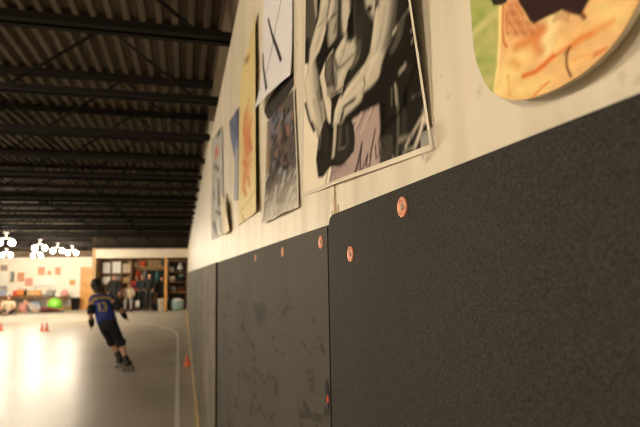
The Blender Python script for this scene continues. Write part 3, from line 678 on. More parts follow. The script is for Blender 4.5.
t = thing('photo_poster', 'large black and white photograph of a flexing torso with pen scrawl, white border', 'poster', (0, 0, 0))
def lift_bw(u, v):
    return .002+u**4*.016*min(1.3, v/.24)+.005*math.exp(-((u-.5)/.25)**2)*math.exp(-v/.03)
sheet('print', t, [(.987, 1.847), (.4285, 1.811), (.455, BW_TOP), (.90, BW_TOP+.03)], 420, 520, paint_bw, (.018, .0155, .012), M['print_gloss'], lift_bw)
# clear tape at its lower corner
for c, a, lb in (((.428, 1.822), .3, 'glossy clear tape over the lower right corner of the black and white photograph'),):
    bm = B(); n = 8
    ring = []
    for i in range(n):
        q = i/(n-1); yy = c[0]+.022-.040*q; zz = c[1]-.012+.030*q*.55; xx = WX-.006+.0045*math.cos(q*9)
        ring.append([bm.verts.new((xx, yy, zz+.012)), bm.verts.new((xx+.0008, yy, zz-.010))])
    for p, q in zip(ring, ring[1:]): bm.faces.new((p[0], q[0], q[1], p[1]))
    o = tag(obj('tape_strip', bm, M['tape'], None, True), lb, 'tape')
    s_ = o.modifiers.new('thickness', 'SOLIDIFY'); s_.thickness = .0003

# 2 -- rounded cut-out picture of a tan animal on a thick board
OV = [(0.3373, 1.9081), (0.3372, 1.8876), (0.336, 1.8693), (0.3336, 1.8579), (0.329, 1.8467), (0.3241, 1.8371), (0.3165, 1.8275), (0.3058, 1.8192), (0.2938, 1.8132), (0.2824, 1.8097), (0.2715, 1.8074), (0.2568, 1.8062), (0.244, 1.8062), (0.2313, 1.8071), (0.2202, 1.8095), (0.211, 1.8128), (0.2028, 1.8175), (0.1968, 1.8225), (0.1909, 1.8283), (0.1869, 1.8483), (0.1859, 1.8783), (0.1889, 1.9183), (0.1969, 1.9533), (0.2129, 1.9833), (0.2359, 2.0003), (0.2659, 2.0033), (0.2959, 1.9933), (0.3179, 1.9733), (0.3343, 1.9481)]
OX = .214
t = thing('animal_cutout', 'rounded cut-out colour picture of a tan furry animal mounted proud of the wall', 'picture', (0, 0, 0))
bm = B(); cen = V((.25, 1.9)); prism(bm, OV, 'x', OX+.0006, OX+.0035); obj('backing_board', bm, mat('backing board', (.62, .54, .42, 1), .8), t)
bm = B(); box(bm, (WX-.0045, .25, 1.88), (.009, .03, .03)); obj('mounting_block', bm, M['blackplastic'], t)
INK_OV = [
    ('s',[(0.2881,1.8377),(0.3063,1.8261)],(0.92,0.6876,0.2821),0.00778,0.9,1.0,0.559),
    ('s',[(0.2848,1.817),(0.2607,1.8123)],(0.8923,0.6422,0.2531),0.0048,0.9,1.0,0.702),
    ('s',[(0.2506,1.8512),(0.2541,1.8427),(0.2568,1.8337)],(0.92,0.7509,0.3801),0.0048,0.9,0.9,0.671),
    ('s',[(0.2146,1.8375),(0.2026,1.8259)],(0.92,0.6572,0.2626),0.00547,0.9,0.8,0.907),
    ('s',[(0.2454,1.8337),(0.2495,1.8268)],(0.92,0.613,0.2485),0.003,0.9,0.7,0.671),
    ('p',[(0.2949,1.8838),(0.279,1.8767),(0.2743,1.8605),(0.2679,1.8546),(0.2569,1.8505),(0.2557,1.8448),(0.2697,1.8461),(0.2875,1.8557),(0.2956,1.8652)],(0.6495,0.2657,0.1104),0.00283,None,0.00212,0.632),
    ('s',[(0.2941,1.8805),(0.2916,1.8763)],(0.8253,0.4185,0.1847),0.00042,0.8,0.7,0.564),
    ('s',[(0.2869,1.8731),(0.2846,1.8691)],(0.4003,0.1362,0.0462),0.00036,0.8,0.7,0.485),
    ('s',[(0.28,1.8661),(0.2778,1.8622)],(0.8253,0.4185,0.1847),0.00036,0.8,0.7,0.544),
    ('s',[(0.2734,1.8594),(0.2713,1.8556)],(0.4003,0.1362,0.0462),0.00036,0.8,0.7,0.537),
    ('s',[(0.2671,1.8529),(0.265,1.8492)],(0.8253,0.4185,0.1847),0.00036,0.8,0.7,0.618),
    ('s',[(0.2947,1.8626),(0.2922,1.8586)],(0.4003,0.1362,0.0462),0.00042,0.8,0.7,0.626),
    ('s',[(0.2855,1.876),(0.2832,1.8719)],(0.8253,0.4185,0.1847),0.00042,0.8,0.7,0.626),
    ('s',[(0.2787,1.8689),(0.2765,1.865)],(0.4003,0.1362,0.0462),0.00036,0.8,0.7,0.544),
    ('s',[(0.2722,1.8621),(0.27,1.8583)],(0.8253,0.4185,0.1847),0.00042,0.8,0.7,0.626),
    ('s',[(0.2659,1.8556),(0.2638,1.852)],(0.4003,0.1362,0.0462),0.00042,0.8,0.7,0.687),
    ('s',[(0.2932,1.8655),(0.2908,1.8615)],(0.8253,0.4185,0.1847),0.00036,0.8,0.7,0.514),
    ('s',[(0.2861,1.8586),(0.2838,1.8547)],(0.4003,0.1362,0.0462),0.00042,0.8,0.7,0.626),
    ('s',[(0.2774,1.8717),(0.2752,1.8678)],(0.8253,0.4185,0.1847),0.00042,0.8,0.7,0.632),
    ('s',[(0.2709,1.8649),(0.2688,1.8611)],(0.4003,0.1362,0.0462),0.00036,0.8,0.7,0.591),
    ('s',[(0.2646,1.8583),(0.2626,1.8547)],(0.8253,0.4185,0.1847),0.00042,0.8,0.7,0.68),
    ('s',[(0.2918,1.8684),(0.2894,1.8644)],(0.4003,0.1362,0.0462),0.00036,0.8,0.7,0.514),
    ('s',[(0.2848,1.8614),(0.2824,1.8575)],(0.8253,0.4185,0.1847),0.00042,0.8,0.7,0.585),
    ('s',[(0.278,1.8547),(0.2758,1.8509)],(0.4003,0.1362,0.0462),0.00042,0.8,0.7,0.632),
    ('s',[(0.2696,1.8676),(0.2675,1.8638)],(0.8253,0.4185,0.1847),0.00036,0.8,0.7,0.537),
    ('s',[(0.2634,1.861),(0.2614,1.8573)],(0.4003,0.1362,0.0462),0.00042,0.8,0.7,0.68),
    ('s',[(0.2904,1.8713),(0.288,1.8673)],(0.8253,0.4185,0.1847),0.00042,0.8,0.7,0.632),
    ('s',[(0.2834,1.8643),(0.2811,1.8604)],(0.4003,0.1362,0.0462),0.00042,0.8,0.7,0.626),
    ('s',[(0.2767,1.8575),(0.2745,1.8537)],(0.8253,0.4185,0.1847),0.00042,0.8,0.7,0.626),
    ('s',[(0.2702,1.851),(0.2681,1.8474)],(0.4003,0.1362,0.0462),0.00042,0.8,0.7,0.687),
    ('s',[(0.2622,1.8637),(0.2602,1.86)],(0.8253,0.4185,0.1847),0.00036,0.8,0.7,0.583),
    ('s',[(0.289,1.8742),(0.2866,1.8701)],(0.4003,0.1362,0.0462),0.00042,0.8,0.7,0.585),
    ('s',[(0.2971,1.8821),(0.2995,1.8656),(0.2987,1.8565),(0.2957,1.8516)],(0.6144,0.1929,0.0428),0.0007,0.8,1.0,0.538),
    ('s',[(0.2938,1.8774),(0.2949,1.8605)],(0.5806,0.1929,0.0655),0.00057,0.8,0.8,0.585),
    ('s',[(0.2612,1.8454),(0.2718,1.845),(0.284,1.8471)],(0.7004,0.2041,0.0336),0.00315,0.9,0.75,0.626),
    ('s',[(0.2664,1.8406),(0.2623,1.8336)],(0.6856,0.1856,0.0308),0.0028,0.9,0.7,0.711),
    ('s',[(0.2913,1.839),(0.2853,1.8337)],(0.7771,0.3631,0.0939),0.00283,0.9,0.7,0.657),
    ('s',[(0.2521,1.8267),(0.2596,1.824),(0.269,1.8232),(0.2799,1.8248)],(0.7154,0.1716,0.0256),0.00156,0.9,1.0,0.745),
    ('s',[(0.2411,1.8269),(0.2496,1.8256),(0.2632,1.8248)],(0.7614,0.1785,0.0281),0.00097,0.9,0.9,0.618),
    ('s',[(0.2213,1.8261),(0.2286,1.8272),(0.2364,1.826)],(0.8091,0.2399,0.0365),0.00204,0.9,0.85,0.67),
    ('s',[(0.2076,1.8263),(0.2171,1.8264)],(0.8253,0.3122,0.0655),0.00182,0.9,0.7,0.799),
    ('s',[(0.2128,1.8142),(0.2169,1.814),(0.2218,1.8138)],(0.6495,0.1274,0.0168),0.00084,0.8,1.0,0.894),
    ('s',[(0.2239,1.8147),(0.2375,1.8145)],(0.8923,0.5433,0.2047),0.00243,0.9,0.6,0.799),
    ('s',[(0.2388,1.8174),(0.2348,1.8187)],(0.801,0.3122,0.0888),0.0003,0.9,0.6,0.799),
    ('s',[(0.2368,1.8171),(0.2328,1.8184)],(0.801,0.3122,0.0888),0.00025,0.9,0.6,0.657),
    ('s',[(0.2348,1.8167),(0.2308,1.818)],(0.801,0.3122,0.0888),0.0003,0.9,0.6,0.754),
    ('s',[(0.2328,1.8164),(0.2289,1.8176)],(0.801,0.3122,0.0888),0.00025,0.9,0.6,0.585),
    ('s',[(0.2309,1.816),(0.227,1.8173)],(0.801,0.3122,0.0888),0.0003,0.9,0.6,0.671),
    ('s',[(0.2289,1.8157),(0.2251,1.817)],(0.801,0.3122,0.0888),0.00025,0.9,0.6,0.67),
    ('s',[(0.2271,1.8154),(0.2233,1.8166)],(0.801,0.3122,0.0888),0.0003,0.9,0.6,0.799),
    ('s',[(0.2252,1.815),(0.2214,1.8163)],(0.801,0.3122,0.0888),0.0003,0.9,0.6,0.799),
    ('s',[(0.2233,1.8147),(0.2196,1.816)],(0.801,0.3122,0.0888),0.00025,0.9,0.6,0.67),
    ('s',[(0.2215,1.8144),(0.2179,1.8156)],(0.801,0.3122,0.0888),0.00025,0.9,0.6,0.67),
    ('s',[(0.2197,1.8141),(0.2161,1.8153)],(0.801,0.3122,0.0888),0.0003,0.9,0.6,0.894),
    ('s',[(0.2179,1.8137),(0.2144,1.815)],(0.801,0.3122,0.0888),0.0003,0.9,0.6,0.799),
    ('s',[(0.2162,1.8134),(0.2126,1.8147)],(0.801,0.3122,0.0888),0.00025,0.9,0.6,0.67),
    ('s',[(0.2144,1.8131),(0.2109,1.8144)],(0.801,0.3122,0.0888),0.00025,0.9,0.6,0.67),
    ('s',[(0.2384,1.8262),(0.2402,1.8234),(0.2414,1.8191),(0.2411,1.8147),(0.2385,1.8086)],(0.1139,0.0253,0.0088),0.0006,0.8,1.0,0.671),
    ('s',[(0.238,1.8255),(0.2414,1.8239)],(0.1998,0.038,0.0116),0.0009,0.9,0.8,0.585),
    ('s',[(0.2725,1.8081),(0.2645,1.8108),(0.2571,1.8123)],(0.7771,0.1785,0.0365),0.00067,0.8,1.0,0.641),
    ('s',[(0.2965,1.8318),(0.2956,1.8173)],(0.8091,0.4479,0.1414),0.00084,0.9,0.7,0.614),
    ('p',[(0.3443,1.922),(0.299,1.8964),(0.3029,1.8672),(0.3067,1.8468),(0.313,1.8256),(0.3213,1.8247),(0.3425,1.8616),(0.3453,1.8957)],(0.4389,0.454,0.1551),0.00056,None,0.0021,0.522),
    ('s',[(0.335,1.8801),(0.3186,1.8809),(0.306,1.8807)],(0.5872,0.5433,0.2173),0.00315,0.9,0.8,0.522),
    ('s',[(0.3307,1.8965),(0.3232,1.8879),(0.3344,1.8871)],(0.315,0.3958,0.0939),0.00283,0.9,0.8,0.479),
    ('s',[(0.3331,1.8561),(0.3163,1.8508)],(0.3058,0.3847,0.0939),0.0028,0.9,0.8,0.538),
    ('s',[(0.3252,1.839),(0.3155,1.8324)],(0.5478,0.4911,0.1926),0.0032,0.9,0.7,0.632),
    ('s',[(0.3144,1.8712),(0.3108,1.8559)],(0.5224,0.4911,0.1847),0.00283,0.9,0.7,0.544),
    ('s',[(0.2998,1.8865),(0.3031,1.86),(0.3068,1.8424),(0.313,1.8256)],(0.92,0.7188,0.3128),0.0012,0.7,1.0,0.632),
    ('p',[(0.2844,1.8882),(0.2793,1.8741),(0.2752,1.8671),(0.2697,1.8568),(0.2651,1.8539),(0.2558,1.8529),(0.2471,1.8511),(0.2421,1.8506),(0.2361,1.8454),(0.228,1.8398),(0.2232,1.8438),(0.2161,1.8497)],(0.0314,0.013,0.0101),0.00055,None,0.00182,0.68),
    ('s',[(0.2501,1.8469),(0.247,1.852)],(0.279,0.1055,0.0613),0.0003,0.8,0.8,0.645),
    ('s',[(0.2485,1.8465),(0.2455,1.8512)],(0.279,0.1055,0.0613),0.0003,0.8,0.8,0.636),
    ('s',[(0.2469,1.8461),(0.244,1.8504)],(0.279,0.1055,0.0613),0.0003,0.8,0.8,0.618),
    ('s',[(0.2453,1.8457),(0.2424,1.8496)],(0.279,0.1055,0.0613),0.0003,0.8,0.8,0.68),
    ('s',[(0.2438,1.8453),(0.2409,1.8488)],(0.279,0.1055,0.0613),0.0003,0.8,0.8,0.68),
    ('s',[(0.2423,1.8442),(0.2394,1.8481)],(0.279,0.1055,0.0613),0.00025,0.8,0.8,0.57),
    ('s',[(0.2408,1.8431),(0.238,1.8473)],(0.279,0.1055,0.0613),0.0003,0.8,0.8,0.754),
    ('s',[(0.2394,1.842),(0.2365,1.8465)],(0.279,0.1055,0.0613),0.00025,0.8,0.8,0.559),
    ('s',[(0.2379,1.8409),(0.2351,1.8458)],(0.279,0.1055,0.0613),0.0003,0.8,0.8,0.754),
    ('s',[(0.2631,1.8549),(0.2669,1.8548)],(0.0481,0.0172,0.0116),0.00073,0.8,1.0,0.618),
    ('s',[(0.2272,1.8406),(0.2253,1.8373)],(0.1659,0.038,0.0141),0.00096,0.8,1.0,0.671),
    ('p',[(0.3137,1.9047),(0.3109,1.8939),(0.3077,1.888),(0.2985,1.8835),(0.2927,1.8827),(0.2875,1.89)],(0.0268,0.019,0.0168),0.00049,None,0.0021,0.522)]
def paint_ov(k, u, v):
    draw(k, INK_OV)
    soften(k, 380, 500, 2)
    k.noise(330, 420, .06, 11); k.noise(1500, 2200, .05, 12)
bmx = sheet('picture_print', t, [(0.3393, 1.8042), (0.1839, 1.8042), (0.1839, 2.0053), (0.3393, 2.0053)], 380, 500, paint_ov, (.84, .51, .22), M['print_matt'], lambda u, v: .0, .0005, lambda P: poly_sd(P, OV) < .0004, OX)

# 3 -- white sheet with two crossing black strokes, lower corner curling away
INK_X = [
    ('s',[(1.1502,2.3624),(1.2481,2.3186),(1.3621,2.2453)],(0.1503,0.1454,0.177),0.00143,0.6,0.95,0.163),
    ('s',[(1.3643,2.4063),(1.3084,2.3417),(1.2568,2.2903)],(0.0138,0.0123,0.015),0.00154,0.5,1.0,0.161),
    ('s',[(1.2784,2.311),(1.222,2.2615),(1.1462,2.1936)],(0.0103,0.0096,0.0116),0.00195,0.5,1.0,0.174),
    ('s',[(1.4589,2.3443),(1.432,2.2904),(1.3797,2.2376),(1.3074,2.1802)],(0.0138,0.0123,0.015),0.00182,0.6,1.0,0.153)]
def paint_x(k, u, v): draw(k, INK_X)
t = thing('paper_sheet', 'white paper sheet with crossing black brush strokes and a curled lower corner', 'paper', (0, 0, 0))
sheet('paper', t, [(1.475, 2.175), (1.044, 2.118), (1.034, 2.72), (1.44, 2.72)], 240, 260, paint_x, (.74, .72, .74), M['print_matt'],
      lambda u, v: .003+.035*math.exp(-v/.12)*(1-u)**.6*.7+.006*math.exp(-v/.1))

# dark sheet that paints the shadow below the curled edge
CURL_SHADE = [(1.0449, 2.1253), (1.0429, 2.0997), (1.1389, 2.0989), (1.273, 2.0963), (1.4015, 2.1291), (1.46, 2.169), (1.40, 2.18), (1.2136, 2.16)]
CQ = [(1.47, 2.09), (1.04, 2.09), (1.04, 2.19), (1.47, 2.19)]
tag(sheet('curl_shadow', None, CQ, 60, 50, lambda k, u, v: k.noise(30, 30, .2, 2), (.035, .03, .026), M['print_matt'], lambda u, v: .0012, .0004, lambda P: poly_sd(P, CURL_SHADE) < .003),
    'dark painted shadow under the lower edge of the white paper sheet', 'shadow')

# 4 -- colour collage print with wavy edge
INK_COL = [
    ('p',[(1.5571,2.1784),(1.3498,2.1333),(1.3728,1.9777),(1.5222,1.9461)],(0.535,0.3122,0.1317),0.0058,None,0.00871,0.152),
    ('p',[(1.3671,2.1217),(1.2148,2.1219),(1.1921,2.0399),(1.3379,2.0251)],(0.1659,0.1929,0.3235),0.00781,None,0.00781,0.171),
    ('s',[(1.2422,2.0912),(1.2454,2.085)],(0.0652,0.0455,0.0428),0.00213,0.7,0.9,0.178),
    ('s',[(1.1389,2.0326),(1.1278,2.0241)],(0.0749,0.0729,0.102),0.00308,0.7,0.9,0.191),
    ('s',[(1.2283,2.073),(1.2395,2.0684)],(0.0652,0.0455,0.0428),0.00408,0.7,0.9,0.173),
    ('s',[(1.0698,1.9228),(1.0767,1.9163)],(0.1824,0.1856,0.2722),0.00351,0.7,0.9,0.196),
    ('s',[(1.0298,1.9109),(1.0331,1.8984)],(0.3245,0.1517,0.0939),0.00309,0.7,0.9,0.213),
    ('s',[(1.1513,2.0579),(1.1523,2.0523)],(0.0406,0.0325,0.0336),0.00383,0.7,0.9,0.183),
    ('s',[(1.1396,2.0304),(1.1306,2.0165)],(0.3245,0.1517,0.0939),0.0038,0.7,0.9,0.192),
    ('s',[(1.1531,2.0089),(1.1512,1.9985)],(0.0966,0.0688,0.0613),0.00239,0.7,0.9,0.187),
    ('s',[(1.2409,1.9363),(1.253,1.9277)],(0.3245,0.1517,0.0939),0.00331,0.7,0.9,0.177),
    ('s',[(1.1136,1.9459),(1.1223,1.9354)],(0.0652,0.0455,0.0428),0.00268,0.7,0.9,0.19),
    ('s',[(1.26,1.9746),(1.2668,1.9664)],(0.1824,0.1856,0.2722),0.00348,0.7,0.9,0.172),
    ('s',[(1.1122,2.0466),(1.117,2.0336)],(0.1824,0.1856,0.2722),0.00238,0.7,0.9,0.195),
    ('s',[(1.0792,1.9593),(1.0853,1.9525)],(0.0966,0.0688,0.0613),0.0024,0.7,0.9,0.201),
    ('s',[(1.3263,2.0467),(1.3404,2.0316)],(0.3245,0.1517,0.0939),0.00415,0.7,0.9,0.164),
    ('s',[(1.0212,2.0644),(1.0261,2.0513)],(0.0406,0.0325,0.0336),0.00306,0.7,0.9,0.205),
    ('s',[(1.0559,1.9087),(1.0525,1.9029)],(0.0749,0.0729,0.102),0.00209,0.7,0.9,0.205),
    ('s',[(1.1707,2.0703),(1.1745,2.0548)],(0.3245,0.1517,0.0939),0.0033,0.7,0.9,0.185),
    ('s',[(1.201,2.0068),(1.2053,1.993)],(0.3245,0.1517,0.0939),0.00343,0.7,0.9,0.187),
    ('s',[(1.1731,2.0556),(1.163,2.0464)],(0.0652,0.0455,0.0428),0.00197,0.7,0.9,0.18),
    ('s',[(1.2732,1.966),(1.2836,1.9624)],(0.2182,0.1081,0.0766),0.0036,0.7,0.9,0.173),
    ('s',[(1.211,2.1001),(1.2026,2.0887)],(0.2182,0.1081,0.0766),0.0035,0.7,0.9,0.175),
    ('s',[(1.2564,2.0715),(1.2587,2.0605)],(0.0966,0.0688,0.0613),0.00318,0.7,0.9,0.176),
    ('s',[(1.2458,1.9165),(1.2372,1.9039)],(0.0652,0.0455,0.0428),0.00209,0.7,0.9,0.18),
    ('s',[(1.2403,1.9963),(1.2333,1.9844)],(0.3245,0.1517,0.0939),0.00236,0.7,0.9,0.178),
    ('s',[(1.3216,1.9121),(1.3204,1.8935)],(0.2182,0.1081,0.0766),0.00476,0.7,0.9,0.174),
    ('s',[(1.114,1.9121),(1.1094,1.9063)],(0.2182,0.1081,0.0766),0.00197,0.7,0.9,0.195),
    ('s',[(1.2594,1.9208),(1.249,1.9023)],(0.3245,0.1517,0.0939),0.00274,0.7,0.9,0.178),
    ('s',[(1.17,1.9095),(1.1751,1.9007)],(0.0966,0.0688,0.0613),0.0035,0.7,0.9,0.192),
    ('s',[(1.0979,2.0302),(1.0895,2.0124)],(0.0652,0.0455,0.0428),0.00366,0.7,0.9,0.195),
    ('s',[(1.2318,1.9728),(1.2407,1.9647)],(0.0749,0.0729,0.102),0.00232,0.7,0.9,0.177),
    ('s',[(1.026,1.944),(1.0348,1.94)],(0.1824,0.1856,0.2722),0.00266,0.7,0.9,0.209),
    ('s',[(1.1645,2.0126),(1.1679,1.9991)],(0.0966,0.0688,0.0613),0.00414,0.7,0.9,0.19),
    ('s',[(1.3367,1.925),(1.3496,1.9108)],(0.0406,0.0325,0.0336),0.00307,0.7,0.9,0.16),
    ('s',[(1.2467,2.1033),(1.2345,2.0923)],(0.0749,0.0729,0.102),0.00294,0.7,0.9,0.18),
    ('s',[(1.0468,1.9261),(1.048,1.9164)],(0.0652,0.0455,0.0428),0.00185,0.7,0.9,0.206),
    ('s',[(1.0935,2.0605),(1.0926,2.0527)],(0.0406,0.0325,0.0336),0.00217,0.7,0.9,0.201),
    ('s',[(1.2046,1.94),(1.2042,1.9349)],(0.0406,0.0325,0.0336),0.00275,0.7,0.9,0.182),
    ('s',[(1.3125,1.9043),(1.3142,1.8966)],(0.3245,0.1517,0.0939),0.00309,0.7,0.9,0.168),
    ('s',[(1.0836,1.9132),(1.086,1.9084)],(0.0749,0.0729,0.102),0.00352,0.7,0.9,0.202),
    ('s',[(1.2059,1.8906),(1.2087,1.8776)],(0.2182,0.1081,0.0766),0.00209,0.7,0.9,0.183),
    ('s',[(1.0433,2.035),(1.0481,2.0229)],(0.2182,0.1081,0.0766),0.00194,0.7,0.9,0.2),
    ('s',[(1.1371,2.0153),(1.1457,2.0046)],(0.3245,0.1517,0.0939),0.00298,0.7,0.9,0.187),
    ('s',[(1.2104,1.9891),(1.2005,1.9732)],(0.0652,0.0455,0.0428),0.00348,0.7,0.9,0.182),
    ('s',[(1.2857,2.0978),(1.2778,2.0822)],(0.0749,0.0729,0.102),0.00228,0.7,0.9,0.17),
    ('s',[(1.2465,1.9257),(1.2512,1.9118)],(0.0406,0.0325,0.0336),0.00357,0.7,0.9,0.176),
    ('s',[(1.1043,1.9631),(1.1092,1.9493)],(0.2182,0.1081,0.0766),0.0035,0.7,0.9,0.195),
    ('s',[(1.14,1.9005),(1.1403,1.8909)],(0.0749,0.0729,0.102),0.00286,0.7,0.9,0.194),
    ('s',[(1.2848,1.9457),(1.2895,1.9327)],(0.0966,0.0688,0.0613),0.00321,0.7,0.9,0.173),
    ('s',[(1.1259,1.9521),(1.1236,1.9438)],(0.3245,0.1517,0.0939),0.0023,0.7,0.9,0.198),
    ('s',[(1.072,1.947),(1.0643,1.9401)],(0.1824,0.1856,0.2722),0.00382,0.7,0.9,0.209),
    ('s',[(1.2688,1.9707),(1.2742,1.9627)],(0.0652,0.0455,0.0428),0.00352,0.7,0.9,0.17),
    ('s',[(1.1518,1.9384),(1.1622,1.9315)],(0.0406,0.0325,0.0336),0.00404,0.7,0.9,0.185),
    ('s',[(1.2761,1.9873),(1.2768,1.9748)],(0.0652,0.0455,0.0428),0.00407,0.7,0.9,0.176),
    ('s',[(1.0201,2.0457),(1.0178,2.0334)],(0.1824,0.1856,0.2722),0.00216,0.7,0.9,0.21),
    ('s',[(1.0738,1.95),(1.0671,1.9366)],(0.0749,0.0729,0.102),0.00228,0.7,0.9,0.207),
    ('s',[(1.1569,2.0498),(1.1608,2.0372)],(0.0749,0.0729,0.102),0.00328,0.7,0.9,0.18),
    ('s',[(1.0214,1.9011),(1.0238,1.8932)],(0.0406,0.0325,0.0336),0.00223,0.7,0.9,0.207),
    ('s',[(1.1774,1.9755),(1.1845,1.9614)],(0.2182,0.1081,0.0766),0.00359,0.7,0.9,0.186),
    ('s',[(1.1199,2.0143),(1.1103,1.9999)],(0.0966,0.0688,0.0613),0.00302,0.7,0.9,0.199),
    ('s',[(1.1749,1.8965),(1.1721,1.8872)],(0.0406,0.0325,0.0336),0.00267,0.7,0.9,0.193),
    ('s',[(1.2988,2.0658),(1.3081,2.0504)],(0.0749,0.0729,0.102),0.00426,0.7,0.9,0.17),
    ('s',[(1.2763,2.0665),(1.283,2.0506)],(0.0966,0.0688,0.0613),0.00312,0.7,0.9,0.17),
    ('s',[(1.1325,1.9639),(1.1282,1.952)],(0.0652,0.0455,0.0428),0.00305,0.7,0.9,0.196),
    ('s',[(1.2714,2.0983),(1.2857,2.0931)],(0.0652,0.0455,0.0428),0.00279,0.7,0.9,0.167),
    ('s',[(1.0489,1.9508),(1.0473,1.9393)],(0.0966,0.0688,0.0613),0.00322,0.7,0.9,0.205),
    ('s',[(1.1142,1.896),(1.1065,1.8821)],(0.0749,0.0729,0.102),0.00268,0.7,0.9,0.207),
    ('s',[(1.3411,1.9243),(1.3526,1.9152)],(0.0966,0.0688,0.0613),0.00444,0.7,0.9,0.165),
    ('s',[(1.1571,2.0822),(1.166,2.0695)],(0.3245,0.1517,0.0939),0.00317,0.7,0.9,0.186),
    ('s',[(1.1428,2.0304),(1.1455,2.0244)],(0.0652,0.0455,0.0428),0.00294,0.7,0.9,0.195),
    ('s',[(1.3305,1.9246),(1.3465,1.9089)],(0.0966,0.0688,0.0613),0.0023,0.7,0.9,0.161),
    ('s',[(1.2927,1.9834),(1.3077,1.9782)],(0.0652,0.0455,0.0428),0.00333,0.7,0.9,0.167),
    ('s',[(1.0877,2.045),(1.0815,2.0273)],(0.1824,0.1856,0.2722),0.00384,0.7,0.9,0.207),
    ('s',[(1.1032,1.9456),(1.1072,1.94)],(0.0749,0.0729,0.102),0.00306,0.7,0.9,0.195),
    ('s',[(1.2963,1.9815),(1.2844,1.9698)],(0.1824,0.1856,0.2722),0.00425,0.7,0.9,0.173),
    ('s',[(1.1872,1.9448),(1.1795,1.9359)],(0.0749,0.0729,0.102),0.00399,0.7,0.9,0.189),
    ('s',[(1.1053,2.0235),(1.0972,2.0096)],(0.3245,0.1517,0.0939),0.0037,0.7,0.9,0.202),
    ('s',[(1.3018,2.0714),(1.3077,2.0663)],(0.1824,0.1856,0.2722),0.00227,0.7,0.9,0.171),
    ('s',[(1.2154,2.004),(1.2041,1.985)],(0.0966,0.0688,0.0613),0.00379,0.7,0.9,0.188),
    ('s',[(1.1577,1.9821),(1.1558,1.9739)],(0.0966,0.0688,0.0613),0.0034,0.7,0.9,0.186),
    ('s',[(1.2118,1.9763),(1.2219,1.9697)],(0.0749,0.0729,0.102),0.00445,0.7,0.9,0.182),
    ('s',[(1.0613,1.9777),(1.0724,1.9667)],(0.0749,0.0729,0.102),0.00237,0.7,0.9,0.204),
    ('s',[(1.0319,1.9033),(1.0231,1.8973)],(0.1824,0.1856,0.2722),0.00189,0.7,0.9,0.205),
    ('s',[(1.2068,1.9139),(1.2011,1.8982)],(0.3245,0.1517,0.0939),0.00398,0.7,0.9,0.184),
    ('s',[(1.1151,2.0058),(1.1231,1.9976)],(0.0652,0.0455,0.0428),0.00359,0.7,0.9,0.195),
    ('s',[(1.0494,2.0163),(1.0462,2.0024)],(0.1824,0.1856,0.2722),0.00316,0.7,0.9,0.201),
    ('s',[(1.2128,2.0609),(1.2139,2.0507)],(0.3245,0.1517,0.0939),0.00272,0.7,0.9,0.173),
    ('s',[(1.0443,1.893),(1.0364,1.883)],(0.0406,0.0325,0.0336),0.00299,0.7,0.9,0.213),
    ('s',[(1.2392,1.9994),(1.2527,1.994)],(0.3245,0.1517,0.0939),0.0037,0.7,0.9,0.173),
    ('s',[(1.1146,1.9635),(1.1196,1.9494)],(0.0406,0.0325,0.0336),0.00222,0.7,0.9,0.199),
    ('s',[(1.298,2.0765),(1.2857,2.0589)],(0.1824,0.1856,0.2722),0.00338,0.7,0.9,0.17),
    ('s',[(1.2907,2.0452),(1.2929,2.0274)],(0.0966,0.0688,0.0613),0.00232,0.7,0.9,0.168),
    ('s',[(1.1463,2.0743),(1.1396,2.0637)],(0.0406,0.0325,0.0336),0.00315,0.7,0.9,0.185),
    ('s',[(1.1121,1.9049),(1.1224,1.8925)],(0.0966,0.0688,0.0613),0.00392,0.7,0.9,0.201),
    ('s',[(1.0858,1.9326),(1.0801,1.9195)],(0.3245,0.1517,0.0939),0.00176,0.7,0.9,0.195),
    ('s',[(1.2131,2.0361),(1.201,2.0204)],(0.3245,0.1517,0.0939),0.00447,0.7,0.9,0.186),
    ('s',[(1.2764,1.9485),(1.2898,1.9452)],(0.0966,0.0688,0.0613),0.00386,0.7,0.9,0.173),
    ('s',[(1.0169,2.0562),(1.0099,2.0421)],(0.1824,0.1856,0.2722),0.00309,0.7,0.9,0.21),
    ('s',[(1.1623,1.9202),(1.1555,1.9097)],(0.0749,0.0729,0.102),0.0031,0.7,0.9,0.189),
    ('s',[(1.1424,2.0181),(1.1374,2.0022)],(0.0406,0.0325,0.0336),0.00396,0.7,0.9,0.191),
    ('s',[(1.2652,2.0373),(1.2715,2.029)],(0.0406,0.0325,0.0336),0.00259,0.7,0.9,0.174),
    ('s',[(1.1167,2.0179),(1.1205,2.0061)],(0.0966,0.0688,0.0613),0.00228,0.7,0.9,0.195),
    ('s',[(1.2117,1.8947),(1.2195,1.8907)],(0.0966,0.0688,0.0613),0.00263,0.7,0.9,0.179),
    ('s',[(1.0973,2.0194),(1.0973,2.0041)],(0.3245,0.1517,0.0939),0.00368,0.7,0.9,0.202),
    ('s',[(1.0642,2.0449),(1.0546,2.0307)],(0.3245,0.1517,0.0939),0.00255,0.7,0.9,0.207),
    ('s',[(1.17,2.0701),(1.1825,2.0594)],(0.1824,0.1856,0.2722),0.00364,0.7,0.9,0.182),
    ('s',[(1.2536,2.0418),(1.2511,2.0353)],(0.0652,0.0455,0.0428),0.00333,0.7,0.9,0.179),
    ('s',[(1.0231,1.9696),(1.0299,1.9605)],(0.0749,0.0729,0.102),0.00238,0.7,0.9,0.211),
    ('s',[(1.3319,1.9754),(1.3359,1.9677)],(0.0749,0.0729,0.102),0.00254,0.7,0.9,0.167),
    ('s',[(1.3176,2.0867),(1.3248,2.0774)],(0.3245,0.1517,0.0939),0.00363,0.7,0.9,0.166),
    ('s',[(1.201,1.9477),(1.1907,1.9307)],(0.1824,0.1856,0.2722),0.00422,0.7,0.9,0.186),
    ('s',[(1.0298,2.0209),(1.0336,2.0119)],(0.0749,0.0729,0.102),0.00201,0.7,0.9,0.206),
